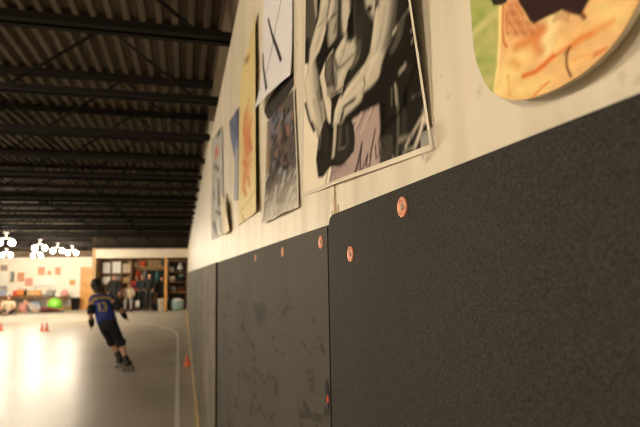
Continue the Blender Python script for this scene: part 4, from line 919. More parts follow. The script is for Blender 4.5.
    ('s',[(1.1384,1.9172),(1.1393,1.9032)],(0.0652,0.0455,0.0428),0.00389,0.7,0.9,0.195),
    ('s',[(1.1322,1.8899),(1.1412,1.8785)],(0.0749,0.0729,0.102),0.00377,0.7,0.9,0.195),
    ('s',[(1.1429,2.0214),(1.1332,2.0058)],(0.0652,0.0455,0.0428),0.00366,0.7,0.9,0.191),
    ('s',[(1.1249,1.9786),(1.1306,1.9746)],(0.2182,0.1081,0.0766),0.00388,0.7,0.9,0.194),
    ('s',[(1.2317,1.9695),(1.2252,1.9566)],(0.0406,0.0325,0.0336),0.00441,0.7,0.9,0.182),
    ('s',[(1.0426,2.0173),(1.0445,2.0135)],(0.0749,0.0729,0.102),0.00295,0.7,0.9,0.202),
    ('s',[(1.0357,2.0025),(1.0424,1.9927)],(0.0406,0.0325,0.0336),0.00257,0.7,0.9,0.203),
    ('s',[(1.0361,2.0171),(1.0301,2.0007)],(0.0406,0.0325,0.0336),0.00205,0.7,0.9,0.21),
    ('s',[(1.0947,1.9352),(1.1042,1.9316)],(0.0652,0.0455,0.0428),0.00387,0.7,0.9,0.196),
    ('s',[(1.1776,1.9037),(1.1969,1.8989)],(0.1217,0.1081,0.1163),0.003,0.8,0.9,0.185),
    ('s',[(1.1183,1.8887),(1.1361,1.8789)],(0.1217,0.1081,0.1163),0.00194,0.8,0.9,0.196),
    ('s',[(1.4057,1.967),(1.4332,1.9496)],(0.1998,0.1929,0.226),0.00413,0.8,0.9,0.153),
    ('s',[(1.1786,1.9047),(1.1984,1.8928)],(0.4276,0.4185,0.442),0.00291,0.8,0.9,0.185),
    ('s',[(1.375,1.9169),(1.4008,1.9115)],(0.1998,0.1929,0.226),0.00255,0.8,0.9,0.16),
    ('s',[(1.0808,1.8906),(1.0975,1.8821)],(0.0652,0.0573,0.0613),0.00268,0.8,0.9,0.199),
    ('s',[(1.0128,1.9093),(1.0276,1.9021)],(0.6495,0.6497,0.6452),0.00195,0.8,0.9,0.203),
    ('s',[(1.1332,1.9252),(1.1515,1.9161)],(0.1217,0.1081,0.1163),0.00272,0.8,0.9,0.189),
    ('s',[(1.1525,1.8972),(1.1711,1.891)],(0.1217,0.1081,0.1163),0.00294,0.8,0.9,0.185),
    ('s',[(1.0978,1.8627),(1.1149,1.8534)],(0.0652,0.0573,0.0613),0.00201,0.8,0.9,0.195),
    ('s',[(1.3525,1.8862),(1.3779,1.8698)],(0.4276,0.4185,0.442),0.00329,0.8,0.9,0.167),
    ('s',[(1.1366,1.9182),(1.1552,1.9046)],(0.4276,0.4185,0.442),0.00236,0.8,0.9,0.19),
    ('s',[(1.0484,1.8691),(1.0641,1.8616)],(0.4276,0.4185,0.442),0.00194,0.8,0.9,0.204),
    ('s',[(1.389,1.8863),(1.4153,1.8808)],(0.1998,0.1929,0.226),0.00233,0.8,0.9,0.159),
    ('s',[(1.0223,1.8611),(1.0375,1.8499)],(0.4276,0.4185,0.442),0.00192,0.8,0.9,0.205),
    ('s',[(1.3073,1.8812),(1.3309,1.8713)],(0.4276,0.4185,0.442),0.00336,0.8,0.9,0.172),
    ('s',[(1.0187,1.891),(1.0338,1.882)],(0.0652,0.0573,0.0613),0.00285,0.8,0.9,0.212),
    ('s',[(1.3855,1.9718),(1.4118,1.9682)],(0.4276,0.4185,0.442),0.00309,0.8,0.9,0.157),
    ('s',[(1.0919,1.891),(1.1093,1.8763)],(0.0652,0.0573,0.0613),0.00255,0.8,0.9,0.198),
    ('s',[(1.0407,1.9147),(1.0562,1.9076)],(0.1998,0.1929,0.226),0.0028,0.8,0.9,0.205),
    ('s',[(1.1554,1.9037),(1.1745,1.8888)],(0.6495,0.6497,0.6452),0.00285,0.8,0.9,0.193),
    ('s',[(1.3887,1.9628),(1.4153,1.9528)],(0.1217,0.1081,0.1163),0.00265,0.8,0.9,0.156),
    ('s',[(1.4273,1.9562),(1.4551,1.9505)],(0.6495,0.6497,0.6452),0.00321,0.8,0.9,0.153),
    ('s',[(1.2556,1.8819),(1.2775,1.8721)],(0.6495,0.6497,0.6452),0.0033,0.8,0.9,0.178),
    ('s',[(1.0381,1.8959),(1.0539,1.8826)],(0.1998,0.1929,0.226),0.00299,0.8,0.9,0.215),
    ('s',[(1.2577,1.9258),(1.2799,1.9154)],(0.1998,0.1929,0.226),0.00338,0.8,0.9,0.176),
    ('s',[(1.2152,1.8927),(1.2362,1.8777)],(0.1217,0.1081,0.1163),0.0035,0.8,0.9,0.182),
    ('s',[(1.3489,1.933),(1.3739,1.9272)],(0.1217,0.1081,0.1163),0.00223,0.8,0.9,0.161),
    ('s',[(1.0428,1.8802),(1.0586,1.8692)],(0.4276,0.4185,0.442),0.00259,0.8,0.9,0.206),
    ('s',[(1.0768,1.9128),(1.0935,1.9035)],(0.6495,0.6497,0.6452),0.00244,0.8,0.9,0.201),
    ('s',[(1.1731,1.8922),(1.1925,1.8821)],(0.1998,0.1929,0.226),0.00319,0.8,0.9,0.179),
    ('s',[(1.2157,1.9218),(1.2367,1.9071)],(0.0652,0.0573,0.0613),0.00235,0.8,0.9,0.182),
    ('s',[(1.2606,1.9449),(1.2828,1.9343)],(0.1217,0.1081,0.1163),0.00375,0.8,0.9,0.175),
    ('s',[(1.0105,1.8864),(1.0254,1.8765)],(0.4276,0.4185,0.442),0.00311,0.8,0.9,0.216),
    ('s',[(1.0264,1.8707),(1.0415,1.8631)],(0.1217,0.1081,0.1163),0.00275,0.8,0.9,0.2),
    ('s',[(1.0217,1.8543),(1.0365,1.8499)],(0.6495,0.6497,0.6452),0.00206,0.8,0.9,0.215),
    ('s',[(1.1346,1.9242),(1.153,1.9131)],(0.4276,0.4185,0.442),0.0032,0.8,0.9,0.189),
    ('s',[(1.2042,1.894),(1.2247,1.8828)],(0.4276,0.4185,0.442),0.002,0.8,0.9,0.177),
    ('s',[(1.0637,1.8725),(1.0797,1.8668)],(0.0652,0.0573,0.0613),0.00305,0.8,0.9,0.207),
    ('s',[(1.1539,1.9202),(1.1725,1.9158)],(0.1998,0.1929,0.226),0.0019,0.8,0.9,0.185),
    ('s',[(1.3793,1.9088),(1.4054,1.9008)],(0.6495,0.6497,0.6452),0.00381,0.8,0.9,0.161),
    ('s',[(1.4068,1.923),(1.4339,1.9161)],(0.1998,0.1929,0.226),0.00406,0.8,0.9,0.159),
    ('s',[(1.179,1.9302),(1.1989,1.9151)],(0.1217,0.1081,0.1163),0.00273,0.8,0.9,0.184),
    ('s',[(1.2545,1.9089),(1.2766,1.8974)],(0.0652,0.0573,0.0613),0.00328,0.8,0.9,0.179),
    ('s',[(1.1063,1.8884),(1.1236,1.8814)],(0.1998,0.1929,0.226),0.00324,0.8,0.9,0.2),
    ('s',[(1.2605,1.8982),(1.2829,1.8827)],(0.6495,0.6497,0.6452),0.00221,0.8,0.9,0.177),
    ('s',[(1.0993,1.9292),(1.1168,1.9176)],(0.0652,0.0573,0.0613),0.00195,0.8,0.9,0.202),
    ('s',[(1.0522,1.8806),(1.0683,1.8674)],(0.4276,0.4185,0.442),0.00276,0.8,0.9,0.203),
    ('s',[(1.0615,1.8771),(1.0777,1.8685)],(0.6495,0.6497,0.6452),0.00318,0.8,0.9,0.207),
    ('s',[(1.3793,1.9627),(1.4054,1.9567)],(0.6495,0.6497,0.6452),0.00329,0.8,0.9,0.158),
    ('s',[(1.0264,1.8892),(1.0416,1.8809)],(0.1217,0.1081,0.1163),0.00232,0.8,0.9,0.211),
    ('s',[(1.0489,1.9076),(1.0649,1.8979)],(0.0652,0.0573,0.0613),0.00227,0.8,0.9,0.201),
    ('s',[(1.1607,1.8743),(1.1796,1.8665)],(0.1998,0.1929,0.226),0.00219,0.8,0.9,0.192),
    ('s',[(1.0785,1.8623),(1.0953,1.8476)],(0.6495,0.6497,0.6452),0.00278,0.8,0.9,0.202),
    ('s',[(1.3671,1.9573),(1.3931,1.9424)],(0.1217,0.1081,0.1163),0.00398,0.8,0.9,0.162),
    ('s',[(1.167,1.9378),(1.1862,1.9306)],(0.1998,0.1929,0.226),0.00266,0.8,0.9,0.18),
    ('s',[(1.1159,1.8872),(1.1333,1.8831)],(0.0652,0.0573,0.0613),0.00304,0.8,0.9,0.188),
    ('s',[(1.079,1.9162),(1.0959,1.9038)],(0.1217,0.1081,0.1163),0.00238,0.8,0.9,0.199),
    ('s',[(1.1731,1.9229),(1.1923,1.918)],(0.0652,0.0573,0.0613),0.00293,0.8,0.9,0.186),
    ('s',[(1.3496,1.9274),(1.375,1.9111)],(0.0652,0.0573,0.0613),0.00396,0.8,0.9,0.16),
    ('s',[(1.0891,1.8695),(1.106,1.8599)],(0.4276,0.4185,0.442),0.00211,0.8,0.9,0.207),
    ('s',[(1.0811,1.9059),(1.0976,1.9019)],(0.4276,0.4185,0.442),0.00206,0.8,0.9,0.2),
    ('s',[(1.1713,1.8706),(1.1906,1.8623)],(0.1217,0.1081,0.1163),0.00221,0.8,0.9,0.189),
    ('s',[(1.2466,1.913),(1.2685,1.8985)],(0.6495,0.6497,0.6452),0.00275,0.8,0.9,0.18),
    ('s',[(1.0079,1.8521),(1.0228,1.8402)],(0.1998,0.1929,0.226),0.00273,0.8,0.9,0.209),
    ('s',[(1.1916,1.9264),(1.2114,1.9213)],(0.0652,0.0573,0.0613),0.00332,0.8,0.9,0.189),
    ('s',[(1.0358,1.8594),(1.0513,1.85)],(0.6495,0.6497,0.6452),0.00271,0.8,0.9,0.208),
    ('s',[(1.2036,1.9274),(1.2242,1.9145)],(0.1998,0.1929,0.226),0.00293,0.8,0.9,0.177),
    ('s',[(1.1386,1.9269),(1.1571,1.9175)],(0.4276,0.4185,0.442),0.00293,0.8,0.9,0.189),
    ('s',[(1.1919,1.9445),(1.2118,1.9384)],(0.4276,0.4185,0.442),0.0026,0.8,0.9,0.181),
    ('p',[(1.4865,1.8288),(1.4476,1.8653),(1.2979,1.8717),(1.1059,1.8491),(0.9871,1.8415),(0.9797,1.8167)],(0.7771,0.7509,0.6615),0.00576,None,0.00691,0.183),
    ('s',[(1.4111,1.878),(1.3948,1.8511)],(0.4276,0.3902,0.3235),0.00216,0.8,0.7,0.158),
    ('s',[(1.3443,1.8724),(1.3296,1.8468)],(0.4276,0.3902,0.3235),0.00208,0.8,0.7,0.166),
    ('s',[(1.2833,1.8673),(1.2699,1.8428)],(0.4276,0.3902,0.3235),0.00201,0.8,0.7,0.174),
    ('s',[(1.2273,1.8626),(1.2151,1.8392)],(0.4276,0.3902,0.3235),0.00193,0.8,0.7,0.183),
    ('s',[(1.1758,1.8583),(1.1646,1.8359)],(0.4276,0.3902,0.3235),0.00184,0.8,0.7,0.189),
    ('s',[(1.1282,1.8543),(1.118,1.8328)],(0.4276,0.3902,0.3235),0.00184,0.8,0.7,0.204),
    ('s',[(1.0841,1.8506),(1.0747,1.8299)],(0.4276,0.3902,0.3235),0.00176,0.8,0.7,0.21),
    ('s',[(1.0432,1.8472),(1.0345,1.8272)],(0.4276,0.3902,0.3235),0.00168,0.8,0.7,0.215)]
def paint_col(k, u, v):
    draw(k, INK_COL)
    k.c = .55*k.c+.45*k.c.mean(1)[:, None]*np.array([1.06, 1, .9])
    k.mixin(.6*sm(.42, .12, v), (.62, .57, .48))
    k.mixin(np.maximum(sm(.03, .015, u), sm(.97, .985, u)), (.74, .68, .56))
t = thing('crowd_print', 'colour print of a dark crowd below the white paper sheet, pale wavy lower edge', 'poster', (0, 0, 0))
sheet('print', t, [(1.4541, 1.838), (.9915, 1.828), (1.03, 2.085), (1.40, 2.118)], 170, 130, paint_col, (.13, .105, .09), M['print_gloss'],
      lambda u, v: .004+.012*math.exp(-v/.15)*(.6+.4*math.sin(u*11)))

# 5 -- tall yellow sheet with a red drawing
YO = [(1.58, 2.538), (1.993, 2.527), (2.104, 2.489), (2.144, 2.345), (2.184, 1.901), (1.545, 1.888), (1.569, 2.143), (1.562, 2.369)]
INK_Y = [
    ('p',[(1.9605,2.3229),(1.7494,2.2574),(1.7534,2.0596),(1.9307,2.0107),(2.0317,2.0669)],(0.6495,0.3122,0.1317),0.0152,None,0.0114,0.121),
    ('s',[(1.8953,2.3026),(1.978,2.2638),(1.8967,2.195),(1.8352,2.224)],(0.5478,0.1517,0.0655),0.00418,0.9,0.75,0.117),
    ('s',[(1.9287,2.1954),(1.8666,2.1309),(1.7522,2.1227),(1.8359,2.1795)],(0.5478,0.1517,0.0655),0.00396,0.9,0.75,0.13),
    ('s',[(1.9962,2.1401),(1.8673,2.0824),(1.7529,2.0876)],(0.5478,0.1517,0.0655),0.00418,0.9,0.75,0.123),
    ('s',[(1.9299,2.0796),(1.997,2.0291),(1.8994,1.9833)],(0.5478,0.1517,0.0655),0.0044,0.9,0.75,0.115),
    ('s',[(1.8043,2.3189),(1.8953,2.3026)],(0.5478,0.1517,0.0655),0.00429,0.9,0.75,0.118),
    ('s',[(1.7235,2.221),(1.8066,2.1903),(1.7257,2.1165)],(0.5478,0.1517,0.0655),0.00407,0.9,0.75,0.125),
    ('s',[(1.838,2.0472),(1.7818,2.0013)],(0.5478,0.1517,0.0655),0.00385,0.9,0.75,0.126),
    ('s',[(2.1056,1.9475),(1.8106,1.956),(1.6078,1.9597)],(0.4003,0.2441,0.0766),0.00245,0.8,0.7,0.123),
    ('s',[(1.9251,2.5191),(1.8017,2.4717)],(0.279,0.1517,0.0462),0.00456,0.8,0.8,0.121),
    ('s',[(2.0326,1.9271),(1.9322,1.8783)],(0.4276,0.2657,0.0888),0.0038,0.8,0.6,0.118)]
def paint_y(k, u, v):
    k.noise(8, 5, .06, 4)
    draw(k, INK_Y)
t = thing('yellow_poster', 'tall faded yellow poster with a red drawing and one side curling off the wall', 'poster', (0, 0, 0))
sheet('paper', t, [(2.19, 1.885), (1.54, 1.885), (1.54, 2.55), (2.19, 2.55)], 130, 150, paint_y, (.72, .58, .28), M['print_matt'],
      lambda u, v: .003+.013*u**6, .0006, lambda P: poly_sd(P, YO) < .004)

# 6 -- small pieces farther along
BO = [(2.656, 2.485), (2.185, 2.415), (2.105, 2.248), (2.144, 2.002), (2.384, 2.036), (2.362, 2.219), (2.572, 2.383)]
def paint_blue(k, u, v):
    k.noise(14, 9, .35, 8)
    k.stroke([(2.30, 2.02), (2.28, 2.22)], (.52, .49, .50), .05, .8, .9); k.stroke([(2.5, 2.44), (2.3, 2.33)], (.10, .12, .20), .025, .8, .9); k.stroke([(2.25, 2.4), (2.2, 2.3)], (.06, .06, .09), .02, .8, .9)
tag(sheet('blue_flyer', None, [(2.66, 2.0), (2.09, 2.0), (2.09, 2.49), (2.66, 2.49)], 70, 60, paint_blue, (.13, .15, .25), M['print_matt'], lambda u, v: .002, .0005, lambda P: poly_sd(P, BO) < .004),
    'narrow blue and grey flyer pinned left of the yellow poster', 'flyer')
INK_SIL = [
    ('s',[(3.7645,2.6042),(3.5893,2.5128)],(0.801,0.2657,0.1847),0.0101,0.8,0.9,0.065),
    ('s',[(3.5474,2.6657),(3.2995,2.6123)],(0.0339,0.0729,0.0308),0.01074,0.8,0.8,0.07),
    ('s',[(3.9412,2.5216),(3.1951,2.3235)],(0.1998,0.1785,0.1658),0.00577,0.8,0.8,0.073),
    ('s',[(3.9888,2.3362),(3.7924,2.2315)],(0.1998,0.1785,0.1658),0.00668,0.8,0.8,0.061),
    ('s',[(3.4724,2.3224),(3.2712,2.1273)],(0.1998,0.1785,0.1658),0.00577,0.8,0.8,0.071),
    ('s',[(3.7861,2.1574),(3.1809,2.0601)],(0.1998,0.1785,0.1658),0.00559,0.8,0.8,0.073),
    ('s',[(3.9011,2.081),(3.5482,1.9515)],(0.1998,0.1785,0.1658),0.00614,0.8,0.8,0.065),
    ('s',[(3.6846,2.3241),(3.6715,2.1578)],(0.92,0.92,0.92),0.01011,0.8,0.9,0.064),
    ('s',[(3.3572,2.0411),(3.3523,1.9633)],(0.92,0.92,0.92),0.00898,0.8,0.9,0.068),
    ('s',[(3.1992,2.4001),(3.2837,2.3406)],(0.92,0.92,0.92),0.00912,0.8,0.9,0.07)]
def paint_sil(k, u, v): draw(k, INK_SIL)
tag(sheet('plastic_sleeve', None, [(4.156, 1.963), (2.977, 1.922), (3.126, 2.602), (4.4, 2.834)], 90, 80, paint_sil, (.72, .70, .65), M['print_gloss'], lambda u, v: .004+.012*(.5+.5*math.sin(u*9+v*6))*(1-v)),
    'crumpled white plastic sleeve with a red patch hanging on the cream wall', 'plastic sleeve')
def paint_tan(k, u, v): k.stroke([(2.6, 2.05), (2.8, 1.95)], (.42, .30, .12), .04, .8, .7)
tag(sheet('tan_note', None, [(2.87, 1.903), (2.456, 1.898), (2.565, 2.036), (2.94, 2.165)], 20, 20, paint_tan, (.66, .54, .30), M['print_matt'], lambda u, v: .016+.012*v),
    'small tan paper note drooping beside the plastic sleeve', 'note')

# ------------------------------------------------------------------ cones
def make_cone(name, label, loc, h, w, group=None):
    t = thing(name, label, 'cone', loc, 0, group)
    bm = B(); box(bm, (0, 0, .008), (w, w, .016), .006); obj('base', bm, M['orange'], t)
    bm = B(); lathe(bm, [(w*.40, .014), (w*.36, .02), (w*.30, h*.25), (w*.12, h*.97), (w*.08, h), (0, h)], n=20); obj('cone_body', bm, M['orange'], t, True)
    return t
c0 = make_cone('sport_cone', 'small orange cone at the foot of the padded wall', (.094, 10.2, 0), .19, .15)
c1 = make_cone('marker_cone', 'left cone of the orange pair standing on the rink floor', (*on_floor(42, 331).xy, 0), .26, .14, 'orange marker cones')
dup(c1, (*on_floor(46.6, 331).xy, 0), 'right cone of the orange pair standing on the rink floor')
dup(c1, (*on_floor(1, 331).xy, 0), 'lone orange cone cut by the left edge of the photo')

# ------------------------------------------------------------------ people
def hand_bm(w, d, side, curl=.5):
    """palm with four fingers and a thumb; w = wrist, d = direction, side = thumb side"""
    d = V(d).normalized(); s = (V(side)-d*V(side).dot(d)).normalized(); n = d.cross(s)
    bm = skin_bm([w-d*.02, w+d*.03, w+d*.085], [(0, 1), (1, 2)], [.024, (.032, .02), (.034, .018)], 0)
    for i, (o, l) in enumerate(((.027, .072), (.009, .080), (-.009, .075), (-.026, .060))):
        b = w+d*.08+s*o; e1 = (d*math.cos(curl*.5)+n*math.sin(curl*.5)); e2 = (d*math.cos(curl*1.3)+n*math.sin(curl*1.3))
        merge(bm, skin_bm([b-d*.02, b+e1*l*.5, b+e1*l*.5+e2*l*.5], [(0, 1), (1, 2)], [.0095, .009, .0075], 0))
    b = w+d*.03+s*.026; e = (d*.75+s*.6+n*.25).normalized()
    merge(bm, skin_bm([b-s*.012, b+e*.035, b+e*.035+(d*.9+n*.3).normalized()*.03], [(0, 1), (1, 2)], [.012, .010, .008], 0))
    return bm
def head_rot(fwd, up):
    u = V(up).normalized(); f = V(fwd); f = (f-u*f.dot(u)).normalized(); r = f.cross(u)
    return Matrix((r, f, u)).transposed()       # local x right, y face, z crown
def head_bm(c, rot, k=1.0):
    bm = B()
    vs = ball(bm, (0, 0, 0), (.076*k, .096*k, .118*k), 20)
    for v in vs:
        z = v.co.z/(.118*k); yv = v.co.y/(.096*k)
        if z < -.1:
            q = (-z-.1)/.9; v.co.x *= 1-.32*q; v.co.y = v.co.y*(1-.25*q)+(.02*q if yv > 0 else .0)
        if yv > .55 and .02 < z < .30: v.co.y -= .007          # eye sockets
    nb = B(); tube(nb, [(0, .080*k, .035), (0, .099*k, -.012), (0, .110*k, -.028)], [.008, .012, .014], 8); ball(nb, (0, .104*k, -.03), (.017, .014, .011), 10); merge(bm, nb)
    for s in (-1, 1):
        ball(bm, (s*.077*k, -.005, 0), (.010, .020, .032), 10)
        ball(bm, (s*.031*k, .083*k, .016), (.013, .008, .008), 10, 1)
    ball(bm, (0, .083*k, -.062), (.024, .008, .007), 10, 2)
    bmesh.ops.rotate(bm, cent=(0, 0, 0), matrix=rot, verts=bm.verts[:]); bmesh.ops.translate(bm, vec=c, verts=bm.verts[:])
    return bm
def person(label, loc, J, face, top, bottom, shoe='blackplastic', hair='hair', sleeve=.5, leg=1.0, group=None, up=None, curl=.5):
    """J: joints relative to loc. Body is one mesh; hair, clothes and shoes are children."""
    t = thing('person', label, 'person', loc, 0, group)
    J = {k: V(v) for k, v in J.items()}
    up = V(up) if up is not None else (J['head']-J['neck'])
    names = ['pelvis', 'waist', 'chest', 'neckbase', 'neck', 'head']; vs = []; idx = {}
    def av(n, p): idx[n] = len(vs); vs.append(V(p))
    J['neckbase'] = J['chest'].lerp(J['neck'], .62)
    for n in names: av(n, J[n])
    E_ = [(0, 1), (1, 2), (2, 3), (3, 4), (4, 5)]; rad = [(.135, .115), (.125, .10), (.15, .115), .075, .055, .055]
    for s in 'LR':
        for n, r in (('sh', .062), ('el', .043), ('wr', .029)): av(n+s, J[n+s]); rad.append(r)
        E_ += [(idx['chest'], idx['sh'+s]), (idx['sh'+s], idx['el'+s]), (idx['el'+s], idx['wr'+s])]
        for n, r in (('hip', .095), ('kn', .060), ('an', .042)): av(n+s, J[n+s]); rad.append(r)
        fw = J['to'+s]-J['an'+s]; av('to'+s, J['an'+s]+fw*.8); rad.append(.032)
        E_ += [(0, idx['hip'+s]), (idx['hip'+s], idx['kn'+s]), (idx['kn'+s], idx['an'+s]), (idx['an'+s], idx['to'+s])]
    bm = skin_bm(vs, E_, rad, 0, 2)
    limb = bm.copy()
    R = head_rot(face, up); merge(bm, head_bm(J['head'], R))
    for s in 'LR':
        d = (J['wr'+s]-J['el'+s]).normalized(); fwd = V(face)
        merge(bm, hand_bm(J['wr'+s]+d*.01, d, fwd, curl if s == 'R' else -curl))
    body = obj('body', bm, [M['skin'], M['eye'], M['lip']], t, True)
    segs = [(a, b, [k for k, v in idx.items() if v == a][0], [k for k, v in idx.items() if v == b][0]) for a, b in E_]
    def region(p):
        best = None
        for a, b, na, nb in segs:
            d = vs[b]-vs[a]; q = max(0, min(1, (p-vs[a]).dot(d)/max(d.length_squared, 1e-9)))
            ra, rb = [r[0] if hasattr(r, '__len__') else r for r in (rad[a], rad[b])]
            e = (p-vs[a]-d*q).length/(ra*(1-q)+rb*q)
            if best is None or e < best[0]: best = (e, na, nb, q)
        return best[1:]
    def cloth(name, test, off, m):
        b = limb.copy(); b.normal_update()
        keep = {v for v in b.verts if test(*region(v.co), v.co)}
        bmesh.ops.delete(b, geom=[f for f in b.faces if not all(v in keep for v in f.verts)], context='FACES')
        bmesh.ops.delete(b, geom=[v for v in b.verts if not v.link_faces], context='VERTS')
        for k in range(2): bmesh.ops.smooth_vert(b, verts=[v for v in b.verts if v.is_boundary], factor=.5, use_axis_x=True, use_axis_y=True, use_axis_z=True)
        b.normal_update()
        nn = {v: v.normal.copy() for v in b.verts}
        for v in b.verts: v.co += nn[v]*off
        o = obj(name, b, M[m], t, True)
        so = o.modifiers.new('thickness', 'SOLIDIFY'); so.thickness = .008; so.offset = -.5
        return o
    sl = sleeve*2
    def is_shirt(a, b, q, p):
        if (a, b) in (('waist', 'chest'), ('chest', 'neckbase')): return True
        if (a, b) == ('neckbase', 'neck'): return q < .15
        if a == 'pelvis': return (p-J['pelvis']).dot((J['waist']-J['pelvis']).normalized()) > -.045
        if a[:-1] == 'hip' or a == 'pelvis': return False
        if a == 'chest' and b[:2] == 'sh': return True
        if a[:2] == 'sh': return q < sl
        if a[:2] == 'el': return q < min(.93, sl-1)
        return False
    def is_trousers(a, b, q, p):
        if (a, b) == ('pelvis', 'waist'): return q < .6
        if a == 'pelvis': return True
        if a[:3] == 'hip': return q < leg*2
        if a[:2] == 'kn': return q < min(.95, leg*2-1)
        return False
    cloth('trousers', is_trousers, .014, bottom)
    cloth('shirt', is_shirt, .022, top)
    limb.free()
    if shoe:
        for s in 'LR':
            f = (J['to'+s]-J['an'+s]); dn = V((0, 0, -1))
            b = skin_bm([J['an'+s]-f*.25+dn*.02, J['an'+s]+f*.3+dn*.015, J['an'+s]+f*.95+dn*.012], [(0, 1), (1, 2)], [.046, .050, .036], 0)
            obj('shoe', b, M[shoe], t, True)
    if hair:
        b = B(); ball(b, (0, -.010, .016), (.086, .104, .118), 18)
        dl = [v for v in b.verts if v.co.y > .045 and v.co.z < .075]
        bmesh.ops.delete(b, geom=dl, context='VERTS')
        bmesh.ops.rotate(b, cent=(0, 0, 0), matrix=R, verts=b.verts[:]); bmesh.ops.translate(b, vec=J['head'], verts=b.verts[:])
        obj('hair', b, M[hair], t, True)
    return t, J, R

# the skater in front, seen from behind, leaning into the bend on the left
FOOT = on_floor(127, 371); base = V((FOOT.x, FOOT.y, 0))
def S(px, py, y): return at(px, py, y)-base
Y = base.y
J = dict(pelvis=S(107, 322, Y-.05), waist=S(104, 313, Y+.0), chest=S(101, 303, Y+.10), neck=S(98.8, 293.5, Y+.18), head=S(97.2, 286.5, Y+.24),
         shL=S(92.6, 299.5, Y+.08), elL=S(90.6, 312, Y-.06), wrL=S(91.6, 323, Y+.10), shR=S(109.5, 299, Y+.10), elR=S(119.5, 307, Y-.02), wrR=S(124.3, 315.5, Y+.14),
         hipL=S(103.5, 325, Y-.02), hipR=S(112.0, 324.5, Y-.04), knL=S(112, 342, Y+.38), knR=S(121, 343.5, Y+.14), anL=S(119.8, 357.5, Y+.36), anR=S(127, 362.5, Y-.01))
J['toL'] = J['anL']+V((.05, .20, -.03)); J['toR'] = J['anR']+V((.06, .20, -.03))
sk, J, R = person('roller skater in blue jersey and black helmet leaning into the turn, seen from behind', base, J, (-.05, 1, -.15), 'navy', 'black', None, None, sleeve=.16, leg=.58, curl=.5)
shirt = [c for c in sk.children if c.name.startswith('shirt')][0]; shirt.name = 'jersey'
trs = [c for c in sk.children if c.name.startswith('trousers')][0]; trs.name = 'capri_leggings'
def place(bm, rot, c):
    bmesh.ops.rotate(bm, cent=(0, 0, 0), matrix=rot, verts=bm.verts[:]); bmesh.ops.translate(bm, vec=c, verts=bm.verts[:]); return bm
# helmet shell with rim and strap, hair bundle below it
b = B(); ball(b, (0, -.012, .035), (.108, .135, .118), 24)
bmesh.ops.delete(b, geom=[v for v in b.verts if v.co.z < (-.035 if v.co.y < .03 else .03)], context='VERTS')
hel = obj('helmet', place(b, R, J['head']), M['blackplastic'], sk, True)
hel.modifiers.new('thickness', 'SOLIDIFY').thickness = .012
b = B(); tube(b, [(-.085, .0, -.0), (-.07, .04, -.09), (0, .06, -.122), (.07, .04, -.09), (.085, 0, 0)], .008, 6); obj('strap', place(b, R, J['head']), M['black'], hel, True)
b = B(); vs = ball(b, (0, -.075, -.06), (.075, .05, .11), 14); obj('hair', place(b, R, J['head']), M['hair'], sk, True)
def cuff(name, a, c, t0, t1, r0, r1, m):
    p = [a.lerp(c, t0+(t1-t0)*k/4) for k in range(5)]
    rr = [r0*.92, r0*1.06, (r0+r1)/2*1.1, r1*1.06, r1*.92]
    return obj(name, tube(B(), p, rr, 14), m, sk, True)
for s in 'LR':
    cuff('elbow_pad', J['sh'+s], J['el'+s], .52, 1.12, .066, .060, M['black'])
    cuff('wrist_guard', J['el'+s], J['wr'+s], .60, 1.22, .046, .044, M['black'])
    cuff('knee_pad', J['hip'+s], J['kn'+s], .80, 1.10, .088, .084, M['black'])
    # quad skate: boot, plate, two trucks of wheels, toe stop
    an, to = J['an'+s], J['to'+s]; f = (to-an); f.z = 0; f.normalize(); sd = V((f.y, -f.x, 0)); 
    fz = .0 if s == 'R' else -base.z
    zb = .085
    a0 = V((an.x, an.y, 0))
    sh_ = (J['kn'+s]-an).normalized(); b = B(); fr = Matrix((sd, f, V((0, 0, 1)))).transposed()
    tube(b, [an+sh_*.12, an+sh_*.09, an+sh_*.03, a0+V((0, 0, zb+.075)), a0-f*.005+V((0, 0, zb+.035)), a0-f*.005+V((0, 0, zb+.006))], [.056, .058, .055, .058, .056, .050], 16)
    ball(b, a0+f*.085+V((0, 0, zb+.040)), (.047, .135, .040), 16, 0, fr); ball(b, a0+f*.06+V((0, 0, zb+.065)), (.042, .085, .045), 14, 0, fr)
    skt = obj('roller_skate', b, M['blackplastic'], sk, True)
    b = B(); box(b, a0+f*.07+V((0, 0, zb)), (.055, .27, .018), 0, Matrix((sd, f, V((0, 0, 1)))).transposed()); obj('plate', b, M['metal'], skt)
    for q in (-.03, .16):
        for e in (-.05, .05):
            b = B(); c = a0+f*q+sd*e+V((0, 0, .031)); lathe(b, [(0, -.017), (.02, -.017), (.029, -.014), (.031, 0), (.029, .014), (.02, .017), (0, .017)], c, sd, 16); obj('wheel', b, M['wheel'], skt, True)
        b = B(); c = a0+f*q+V((0, 0, .031)); tube(b, [c-sd*.05, c+sd*.05], .008, 6); tube(b, [c, c+V((0, 0, .05))], .012, 6, True); obj('truck', b, M['metal'], skt)
    b = B(); lathe(b, [(0, 0), (.016, 0), (.02, .03), (0, .035)], a0+f*.22+V((0, 0, .03)), (0, 0, 1), 12); obj('toe_stop', b, M['wheel'], skt, True)
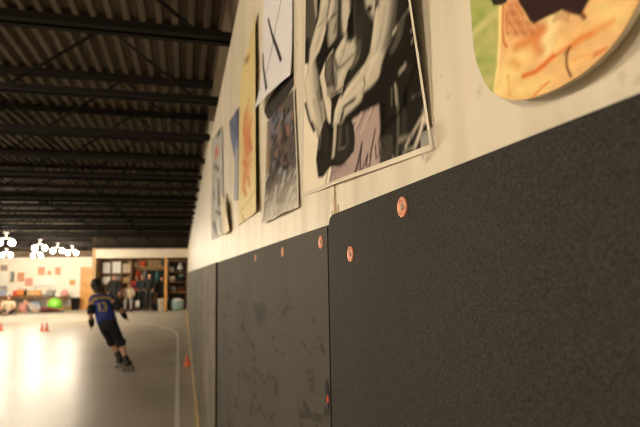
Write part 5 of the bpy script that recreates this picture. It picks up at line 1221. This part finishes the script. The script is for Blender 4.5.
# yellow name arc and number on the back of the jersey, laid onto the cloth
bv = BVHTree.FromObject(shirt, bpy.context.evaluated_depsgraph_get())
def on_back(bm2d, centre, name):
    """bm2d in x,z around 0; project it along +y onto the jersey"""
    ok = []
    for v in bm2d.verts:
        p = centre+V((v.co.x, 0, v.co.z)); h = bv.ray_cast(p+V((0, -1, 0)), V((0, 1, 0)))
        v.co = (h[0]+V((0, -.006, 0))) if h[0] is not None else p+V((0, -.14, 0))
    o = obj(name, bm2d, M['yellowink'], shirt); sol = o.modifiers.new('thickness', 'SOLIDIFY'); sol.thickness = .003; return o
def strokes2d(lines, w):
    b = B()
    for a, c in lines:
        a, c = V((a[0], 0, a[1])), V((c[0], 0, c[1])); d = (c-a).normalized(); n = V((-d.z, 0, d.x))*w; k = 5
        q = [[b.verts.new(a.lerp(c, i/k)+n), b.verts.new(a.lerp(c, i/k)-n)] for i in range(k+1)]
        for p, r in zip(q, q[1:]): b.faces.new((p[0], p[1], r[1], r[0]))
    return b
tilt = .22
def rt(p): return (p[0]*math.cos(tilt)+p[1]*math.sin(tilt)*-1, p[0]*math.sin(tilt)*-1*-1*-1+p[1]*math.cos(tilt)) if False else (p[0]*math.cos(tilt)-p[1]*math.sin(tilt), p[0]*math.sin(tilt)*.3+p[1]*math.cos(tilt))
num = []
num += [((-.055, .07), (-.055, -.07))]
P8 = [(.02+.042*math.cos(t), .034+.036*math.sin(t)) for t in np.linspace(-PI/2, 3*PI/4, 7)]; num += list(zip(P8, P8[1:]))
P8 = [(.02+.046*math.cos(t), -.036+.036*math.sin(t)) for t in np.linspace(-3*PI/4, PI/2, 7)]; num += list(zip(P8, P8[1:]))
on_back(strokes2d([(rt(a), rt(b)) for a, b in num], .013), S(103.4, 306.5, Y), 'jersey_number')
arc = []
for i in range(9):
    t = -1+2*i/8; a = (t*.155, .03*(1-t*t)); h = .026
    for dx in (-.011, .011): arc.append((rt((a[0]+dx, a[1]-h)), rt((a[0]+dx*.6, a[1]+h))))
    arc.append((rt((a[0]-.011, a[1]+(h if i % 2 else 0))), rt((a[0]+.011, a[1]+(h if i % 2 else 0)))))
on_back(strokes2d(arc, .006), S(101.4, 299.2, Y), 'jersey_lettering')

# bystanders in the alcove
def standing(h=1.0, w=.2, lean=0, arm=0):
    k = h
    return dict(pelvis=(0, 0, .93*k), waist=(0, 0, 1.10*k), chest=(0, -.01, 1.30*k), neck=(0, -.01, 1.47*k), head=(lean, -.03, 1.60*k),
        shL=(w, 0, 1.40*k), elL=(w+.06, .02, 1.12*k), wrL=(w+.05-arm, -.06-arm, .90*k+arm), shR=(-w, 0, 1.40*k), elR=(-w-.06, .02, 1.12*k), wrR=(-w-.05+arm, -.08-arm, .90*k+arm),
        hipL=(.09, 0, .88*k), knL=(.10, -.02, .50*k), anL=(.11, .02, .085), toL=(.13, -.13, .05), hipR=(-.09, 0, .88*k), knR=(-.10, -.02, .50*k), anR=(-.11, .02, .085), toR=(-.13, -.13, .05))
def seated(w=.17):
    return dict(pelvis=(0, 0, .56), waist=(0, -.01, .72), chest=(0, -.03, .92), neck=(0, -.05, 1.08), head=(0, -.08, 1.21),
        shL=(w, -.03, 1.02), elL=(w+.05, -.06, .76), wrL=(w-.04, -.28, .66), shR=(-w, -.03, 1.02), elR=(-w-.05, -.06, .76), wrR=(-w+.04, -.28, .66),
        hipL=(.09, -.02, .54), knL=(.13, -.42, .52), anL=(.13, -.40, .085), toL=(.15, -.55, .05), hipR=(-.09, -.02, .54), knR=(-.13, -.42, .52), anR=(-.13, -.40, .085), toR=(-.15, -.55, .05))
def spot(px, y): p = at(px, 300, y); return V((p.x, p.y, 0))
person('bystander in black standing in the alcove, right of the one in navy', spot(149, 25.75), standing(1.02, .2, 0, .08), (.1, -1, 0), 'black', 'black', sleeve=1)
person('bystander in dark navy standing in the alcove, next to the orange red shirt', spot(141.5, 26.3), standing(.99, .2, .01, .12), (-.2, -1, 0), 'darkblue', 'black', sleeve=1)
person('person in an orange red shirt standing behind the bench in the alcove', spot(136.3, 26.70), standing(.97, .19), (0, -1, 0), 'red', 'darkblue', sleeve=.4)
person('tall person in black standing by the shelves, just right of the skater', spot(113.5, 25.75), standing(1.0, .19), (.3, -1, 0), 'black', 'black', sleeve=1, hair='hair')
person('person in pink top sitting on the alcove bench', spot(117.5, 26.36), seated(), (.1, -1, 0), 'pink', 'darkblue', sleeve=.4, hair='hairred')
person('person in beige top sitting on the alcove bench', spot(129.3, 26.36), seated(), (-.1, -1, 0), 'beige', 'grey', sleeve=.8)
person('person in black standing in shade between the coat rail and the wooden post', spot(161.5, 26.4), standing(.93, .19), (0, -1, 0), 'black', 'black', sleeve=1)
# two people on the rink floor at left
p = V((-7.72, 26.75, 0))
person('person in beige top sitting on the floor with dark trousers, near the far table', (p.x, p.y, 0), dict(
    pelvis=(0, .1, .13), waist=(0, .11, .28), chest=(0, .08, .46), neck=(0, .05, .62), head=(.02, .02, .75), shL=(.19, .07, .56), elL=(.28, .0, .34), wrL=(.2, -.22, .24), shR=(-.19, .07, .56), elR=(-.28, .0, .34), wrR=(-.2, -.22, .24),
    hipL=(.09, .08, .13), knL=(.36, -.22, .22), anL=(.08, -.36, .07), toL=(-.08, -.42, .06), hipR=(-.09, .08, .13), knR=(-.36, -.22, .22), anR=(-.08, -.30, .08), toR=(.08, -.30, .06)), (.3, -1, 0), 'beige', 'black', sleeve=.45)
p = V((-6.42, 27.1, 0))
person('person in grey top lying on the floor, legs stretched towards the green ball', (p.x, p.y, 0), dict(
    pelvis=(0, .0, .15), waist=(-.18, .02, .19), chest=(-.38, .03, .30), neck=(-.55, .02, .42), head=(-.66, .0, .52), shL=(-.46, -.17, .36), elL=(-.30, -.33, .18), wrL=(-.10, -.36, .10), shR=(-.46, .18, .32), elR=(-.62, .22, .06), wrR=(-.72, .0, .05),
    hipL=(.04, -.06, .19), knL=(.45, -.12, .19), anL=(.88, -.10, .10), toL=(1.02, -.18, .09), hipR=(.04, .08, .12), knR=(.45, .10, .09), anR=(.86, .10, .07), toR=(1.0, .02, .07)), (-.5, -1, .1), 'grey', 'darkred', hair='hairred', sleeve=.45, up=(-.4, 0, 1))

# ------------------------------------------------------------------ far wall: tables, goods, pictures
def table(label, x0, x1, y0, y1, z):
    t = thing('folding_table', label, 'table', ((x0+x1)/2, (y0+y1)/2, 0), 0, 'folding tables by the far wall'); w, d = (x1-x0)/2, (y1-y0)/2
    obj('tabletop', bx(-w, w, -d, d, z-.045, z, .01), M['wooddark'], t)
    obj('apron', bx(-w+.1, w-.1, -d+.05, -d+.08, z-.12, z-.045), M['wooddark'], t)
    for sx in (-1, 1):
        for sy in (-1, 1): obj('leg', tube(B(), [(sx*(w-.12), sy*(d-.08), 0), (sx*(w-.12), sy*(d-.08), z-.04)], .018, 8), M['metal'], t)
    return t
TZ = .80
table('folding table by the far wall at the left edge, loaded with goods', -9.4, -6.55, 28.0, 28.75, TZ)
table('shorter folding table by the far wall, behind the green ball', -6.35, -5.5, 28.15, 28.75, TZ-.1)
def carton(label, x, y, z, s, m, name='carton', cat='box', group=None, rot=0):
    t = thing(name, label, cat, (x, y, z), rot, group)
    b = B(); box(b, (0, 0, s[2]*.5), s, .006); obj('box_body', b, M[m], t)
    b = B(); box(b, (0, 0, s[2]+.004), (s[0]*1.03, s[1]*1.03, .012), .003); box(b, (0, -s[1]*.5, s[2]*.86), (s[0]*.12, .008, s[2]*.28)); obj('lid_flaps', b, M[m], t)
    return t
def X(px, y): return at(px, 290, y).x
def bag(label, x, y, z, s, m, group=None):
    t = thing('duffel_bag', label, 'bag', (x, y, z), rng.uniform(-.2, .2), group)
    b = B(); vs = ball(b, (0, 0, s[2]*.5), (s[0]*.5, s[1]*.5, s[2]*.5), 14)
    for v in vs:
        v.co.x = math.copysign(min(abs(v.co.x)*1.25, s[0]*.5), v.co.x); v.co.z = max(0, min(s[2]*.94, s[2]*.5+(v.co.z-s[2]*.5)*1.2)); v.co += V((rng.normal(0, .008), rng.normal(0, .008), 0))
    for v in vs: v.co.z = max(0, v.co.z)
    obj('bag_body', b, M[m], t, True)
    obj('handle', tube(B(), [(-s[0]*.22, -s[1]*.1, s[2]*.9), (-s[0]*.15, -s[1]*.1, s[2]*1.2), (s[0]*.15, -s[1]*.1, s[2]*1.2), (s[0]*.22, -s[1]*.1, s[2]*.9)], .012, 6), M['black'], t, True)
    return t
carton('pale blue box on the left end of the long table', X(3, 28.3), 28.35, TZ, (.30, .3, .26), 'bluegrey')
carton('low white box on the table beside the pale blue box', X(10.5, 28.3), 28.35, TZ, (.28, .3, .18), 'whiteplastic')
bag('bright orange bag on the long table', X(20, 28.3), 28.35, TZ, (.40, .3, .30), 'orangecloth')
bag('small black bag on the table right of the orange bag', X(25.8, 28.3), 28.35, TZ, (.24, .25, .26), 'black')
carton('tan cardboard carton on the table, right of the black bag', X(32, 28.3), 28.35, TZ, (.40, .3, .22), 'cardboard')
carton('brown wooden box on the right end of the long table', X(38.5, 28.3), 28.35, TZ, (.20, .3, .22), 'wood')
carton('tan box on the floor under the long table', X(6.5, 28.3), 28.4, 0, (.42, .4, .62), 'cardboard')
carton('black box on the floor under the left end of the table', X(-1.5, 28.3), 28.4, 0, (.30, .4, .55), 'blackplastic')
bag('pink bag on the floor under the long table', X(23, 28.3), 28.4, 0, (.36, .35, .45), 'pink')
bag('grey bag on the shorter table', X(50, 28.4), 28.45, TZ-.1, (.34, .3, .34), 'grey')
bag('pink bag on the right end of the shorter table', X(64.5, 28.4), 28.45, TZ-.1, (.30, .3, .30), 'pink')
carton('white box on the shorter table between the two bags', X(58.5, 28.4), 28.45, TZ-.1, (.24, .28, .20), 'whiteplastic')
carton('orange box on the floor under the shorter table', X(52, 28.3), 28.4, 0, (.34, .34, .5), 'orange')
t = thing('bottle', 'dark green bottle standing on the shorter table', 'bottle', (X(55, 28.4), 28.42, TZ-.1))
obj('bottle_body', lathe(B(), [(0, 0), (.045, 0), (.048, .02), (.048, .22), (.02, .30), (.018, .36), (0, .36)], n=16), M['bottle'], t, True); obj('cap', lathe(B(), [(0, .355), (.022, .355), (.022, .39), (0, .39)], n=12), M['red'], t)
carton('small red box on the long table between the white box and the orange bag', X(15.2, 28.3), 28.30, TZ, (.16, .2, .22), 'red')
carton('grey box stacked on the pale blue box at the left edge', X(3, 28.3), 28.35, TZ+.285, (.24, .24, .18), 'grey')
carton('pale box stacked on the tan carton on the long table', X(32, 28.3), 28.35, TZ+.245, (.26, .24, .16), 'whiteplastic')
carton('blue grey box on the floor under the right end of the long table', X(36, 28.3), 28.45, 0, (.40, .4, .46), 'bluegrey')
# exercise ball, bin
t = thing('exercise_ball', 'big lime green exercise ball on the floor beside the black bin', 'ball', (-5.98, 28.0-.25, .0))
b = B(); ball(b, (0, 0, .33), .33, 28); obj('ball_skin', b, M['green'], t, True); obj('valve', lathe(B(), [(0, .0), (.015, 0), (.012, .008), (0, .008)], (0, -.328, .33), (0, -1, 0), 10), M['whiteplastic'], t)
t = thing('trash_bin', 'black bin standing between the green ball and the orange door', 'bin', (X(75.3, 28.5), 28.6, 0))
obj('bin_body', lathe(B(), [(0, 0), (.17, 0), (.21, .56), (.225, .56), (.225, .60), (.20, .60), (.16, .03), (0, .03)], n=24), M['blackplastic'], t, True); obj('liner', lathe(B(), [(.226, .60), (.23, .61), (.20, .61), (.18, .40), (0, .38)], n=24), M['black'], t, True)
# things on the white wall
def wall_picture(label, px, py, w, h, m, name='framed_picture', group=None):
    p = at(px, py, YL); t = thing(name, label, 'picture', (p.x, YL, p.z), 0, group)
    b = B()
    for s in (-1, 1): box(b, (s*w/2, -.014, 0), (.03, .028, h+.03)); box(b, (0, -.014, s*h/2), (w+.03, .028, .03))
    obj('frame', b, M['wood'], t); obj('picture_panel', bx(-w/2, w/2, -.012, -.002, -h/2, h/2), M[m], t); return t
wall_picture('red brown framed picture on the white wall, left one above the whiteboard', 41.5, 271, .27, .36, 'picture')
wall_picture('small red framed picture between the two larger ones on the white wall', 49.5, 273, .16, .18, 'picture')
wall_picture('red brown framed picture on the white wall, right one nearer the orange door', 58, 271, .24, .36, 'picture')
wall_picture('tall red brown picture low on the white wall above the orange bag', 21, 277, .28, .42, 'picture')
wall_picture('green and teal picture on the white wall near the left edge', 12, 277, .20, .50, 'teal')
wall_picture('yellow notice on the white wall between whiteboard and orange door', 72.5, 282.5, .24, .24, 'yellow', 'wall_notice')
p = at(45, 281, YL); t = thing('whiteboard', 'blank whiteboard on the far wall above the tables', 'whiteboard', (p.x, YL, p.z))
obj('board_face', bx(-.45, .45, -.02, 0, -.24, .24), M['white'], t); b = B(); box(b, (0, -.03, -.25), (.9, .06, .025)); obj('pen_tray', b, M['metal'], t)
p = at(6, 277, YL); t = thing('poster_board', 'white poster board on the far wall at the left edge', 'poster', (p.x, YL, p.z))
obj('board_face', bx(-.22, .22, -.02, 0, -.2, .2), M['white'], t)

wall_picture('pale pink poster on the white wall just left of the whiteboard', 29, 282, .30, .36, 'pink')
wall_picture('grey picture on the white wall, high at the left edge', 4, 268, .30, .26, 'grey')
# ------------------------------------------------------------------ alcove at the far right
YB = 27.0
t = thing('cubby_shelf', 'brown wooden cubby shelf with white boxes on the alcove wall behind the skater', 'shelf', (0, 27.05, 0))
x0, x1 = XD+.03, X(131.5, YB)
b = B()
for z in (1.28, 1.78, 2.42): bx(x0, x1, -.3, .33, z-.02, z+.02, 0, b)
obj('shelves', b, M['wooddark'], t)
for k in range(4):
    xx = x0+(x1-x0)*k/3; obj('divider', bx(xx-.025, xx+.025, -.3, .33, .0 if k in (0, 3) else 1.28, 2.42), M['wooddark'], t)
obj('back_panel', bx(x0, x1, .31, .335, 1.28, 2.42), M['alcove'], t)
cw = (x1-x0)/3
for k, z, w_, h_, m, lb in ((0, 1.80, .34, .50, 'white', 'upright white box in the upper left cubby of the brown shelf'),
                            (1, 1.80, .38, .53, 'white', 'large white box in the upper middle cubby of the brown shelf'),
                            (2, 1.80, .36, .44, 'beige', 'beige box in the upper right cubby of the brown shelf'),
                            (0, 1.30, .36, .32, 'whiteplastic', 'off-white box in the lower left cubby of the brown shelf'),
                            (1, 1.30, .30, .36, 'grey', 'grey box in the lower middle cubby of the brown shelf'),
                            (2, 1.30, .28, .28, 'cardboard', 'tan box in the lower right cubby of the brown shelf')):
    carton(lb, x0+cw*(k+.5), 26.95, z, (w_, .3, h_), m)
t = thing('bench', 'low wooden bench in the alcove under the cubby shelf', 'bench', (X(124, 26.4), 26.40, 0))
obj('seat', bx(-.75, .75, -.16, .22, .40, .45, .01), M['alcove'], t)
for sx in (-1, 1): obj('leg', bx(sx*.62-.03, sx*.62+.03, -.12, .18, 0, .40), M['wooddark'], t)
t = thing('towel', 'pale towel folded over the right end of the alcove bench', 'towel', (X(124, 26.4)+.62, 26.40, .45))
b = B(); bx(-.11, .11, -.175, .18, .001, .03, .01, b); bx(-.11, .11, -.19, -.165, -.26, .03, .01, b); obj('towel_cloth', b, M['white'], t)
# coat rail with garments
t = thing('coat_rail', 'coat rail on the plywood alcove wall holding dark garments', 'rail', (0, 27.3, 1.95)); xa, xb = X(131.5, 27.2), X(165.5, 27.2)
obj('rail_bar', tube(B(), [(xa, -.18, 0), (xb, -.18, 0)], .016, 8), M['metal'], t)
for q in (xa+.05, (xa+xb)/2, xb-.05): obj('bracket', tube(B(), [(q, -.18, 0), (q, .1, .0)], .012, 6), M['metal'], t)
def garment(label, px, m, w=.42, h=.8, z=1.92):
    x = X(px, 27.15); t = thing('hung_jacket', label, 'jacket', (x, 27.12, z), 1.2, 'garments on the coat rail')
    b = B(); prof = [(-w*.5, -.16), (-w*.12, -.02), (w*.12, -.02), (w*.5, -.16), (w*.56, -h*.75), (w*.40, -h*.75), (w*.36, -.3), (w*.38, -h), (-w*.38, -h), (-w*.36, -.3), (-w*.40, -h*.75), (-w*.56, -h*.75)]
    prism(b, prof, 'y', -.07, .07); bmesh.ops.bevel(b, geom=b.edges[:], offset=.018, segments=2, affect='EDGES'); obj('cloth', b, M[m], t, True)
    obj('hanger_hook', tube(B(), [(0, 0, -.03), (0, 0, .03), (.02, 0, .055), (0, 0, .075)], .006, 6), M['metal'], t)
for px, m, lb in ((138.5, 'red', 'dark red jacket hanging at the left end of the coat rail'), (145, 'grey', 'grey jacket on the coat rail behind the standing bystanders'),
                  (149, 'black', 'black jacket on the coat rail behind the bystander in black'), (153.5, 'darkblue', 'navy jacket hanging right of the two standing bystanders'), (158, 'teal', 'dark teal jacket hanging near the wooden post'), (163, 'black', 'black jacket hanging at the right end of the coat rail')):
    garment(lb, px, m)
carton('small black box on the plywood wall top ledge near the post', X(163, 27.2), 27.25, 2.12, (.22, .2, .26), 'blackplastic')
obj_l = tag(obj('wall_ledge', bx(X(132, 27.2), X(165, 27.2), 27.12, 27.4, 2.08, 2.11), M['wood']), 'narrow wooden ledge on the alcove wall above the coat rail', 'ledge')
carton('red box on the wooden ledge above the coat rail', X(142, 27.2), 27.25, 2.12, (.24, .2, .24), 'red')
carton('tan box on the left end of the wooden ledge', X(134.5, 27.2), 27.25, 2.12, (.26, .2, .2), 'cardboard')
# shelf unit at the right end
t = thing('shelf_unit', 'dark shelf unit at the right end of the alcove beside the padded wall', 'shelf', (0, 27.05, 0)); x0, x1 = X(168, YB), X(186.5, YB)
for z in (.12, .80, 1.30, 1.80, 2.35): obj('shelf', bx(x0, x1, -.28, .3, z-.018, z+.018), M['wood'] if z == .80 else M['wooddark'], t)
for xx in (x0, x1-.0): obj('side_panel', bx(xx-.02, xx+.02, -.28, .3, 0, 2.40), M['wooddark'], t)
obj('back_panel', bx(x0, x1, .3, .32, 0, 2.4), mat('shelf backing', (.05, .035, .025, 1), .8), t)
for px, z, s, m, kind, lb in ((171, 1.82, (.30, .3, .28), 'grey', 'bag', 'grey bag on the top compartment of the dark shelf unit'),
        (172, 1.32, (.30, .3, .30), 'beige', 'bag', 'beige bag on the middle compartment of the dark shelf unit'), (181, 1.32, (.36, .3, .26), 'black', 'bag', 'black bag on the middle compartment of the dark shelf unit'),
        (172.5, .82, (.34, .3, .30), 'grey', 'bag', 'grey bag just above the pale wooden shelf'), (181, .82, (.36, .3, .26), 'darkred', 'bag', 'maroon bag just above the pale wooden shelf'),
        (171, .14, (.28, .3, .40), 'blackplastic', 'box', 'black box on the lowest shelf of the dark shelf unit')):
    if kind == 'bag': bag(lb, X(px, 26.95), 27.0, z, s, m)
    else: carton(lb, X(px, 26.95), 27.0, z, s, m)
t = thing('white_lamp', 'white cone shaped lamp on the top compartment of the dark shelf unit', 'lamp', (X(179.7, 26.9), 26.98, 1.82))
obj('lamp_base', lathe(B(), [(0, 0), (.08, 0), (.07, .02), (.015, .03), (.015, .16), (0, .16)], n=16), M['whiteplastic'], t, True); obj('shade', lathe(B(), [(.15, .12), (.05, .44), (.045, .44), (.14, .12)], n=20), M['white'], t, True)
t = thing('bucket', 'white bucket on the alcove floor beside the wooden post', 'bucket', (X(163, 25.8), 25.75, 0))
obj('bucket_body', lathe(B(), [(0, 0), (.19, 0), (.24, .52), (.255, .52), (.255, .55), (.225, .55), (.18, .02), (0, .02)], n=24), M['whiteplastic'], t, True)
obj('handle', tube(B(), [(-.25, 0, .5), (-.2, -.2, .40), (0, -.27, .36), (.2, -.2, .40), (.25, 0, .5)], .008, 6), M['metal'], t, True)
t = thing('laundry_tub', 'pale teal tub on the alcove floor in front of the dark shelf unit', 'tub', (X(177.5, 25.8), 25.85, 0))
obj('tub_body', lathe(B(), [(0, 0), (.22, 0), (.29, .10), (.31, .40), (.33, .42), (.31, .45), (.28, .42), (.26, .1), (0, .05)], n=24), M['palegreen'], t, True)
b = B(); vs = ball(b, (0, 0, .42), (.26, .26, .13), 16)
for v in vs: v.co += V((rng.normal(0, .012),)*3)
obj('white_cloth', b, M['white'], t, True)
t = thing('helmet', 'pale round helmet on top of the black bag in the dark shelf unit', 'helmet', (X(181, 26.95), 26.93, 1.58))
b = B(); ball(b, (0, 0, .0), (.11, .14, .12), 16); bmesh.ops.delete(b, geom=[v for v in b.verts if v.co.z < -.001], context='VERTS')
o = obj('helmet_shell', b, M['palegreen'], t, True); o.modifiers.new('thickness', 'SOLIDIFY').thickness = .01
b = B(); tube(b, [(-.10, 0, .0), (-.07, -.10, .005), (0, -.145, .01), (.07, -.10, .005), (.10, 0, .0)], .01, 6); obj('rim', b, M['black'], t, True)
bag('black sports bag on the alcove floor behind the white bucket', X(156, 26.2), 26.0, 0, (.44, .35, .36), 'black')
bag('dark navy bag on the alcove floor behind the skater', X(103, 26.0), 25.95, 0, (.50, .35, .34), 'darkblue')

# ------------------------------------------------------------------ look
w = bpy.data.worlds.new('world'); SC.world = w; w.use_nodes = True
w.node_tree.nodes['Background'].inputs[0].default_value = (1, .8, .55, 1); w.node_tree.nodes['Background'].inputs[1].default_value = 0.0
vs_ = SC.view_settings; SC.display_settings.display_device = 'sRGB'; vs_.view_transform = 'Standard'; vs_.look = 'None'; vs_.gamma = 1; vs_.use_curve_mapping = False
vs_.exposure = 0.0
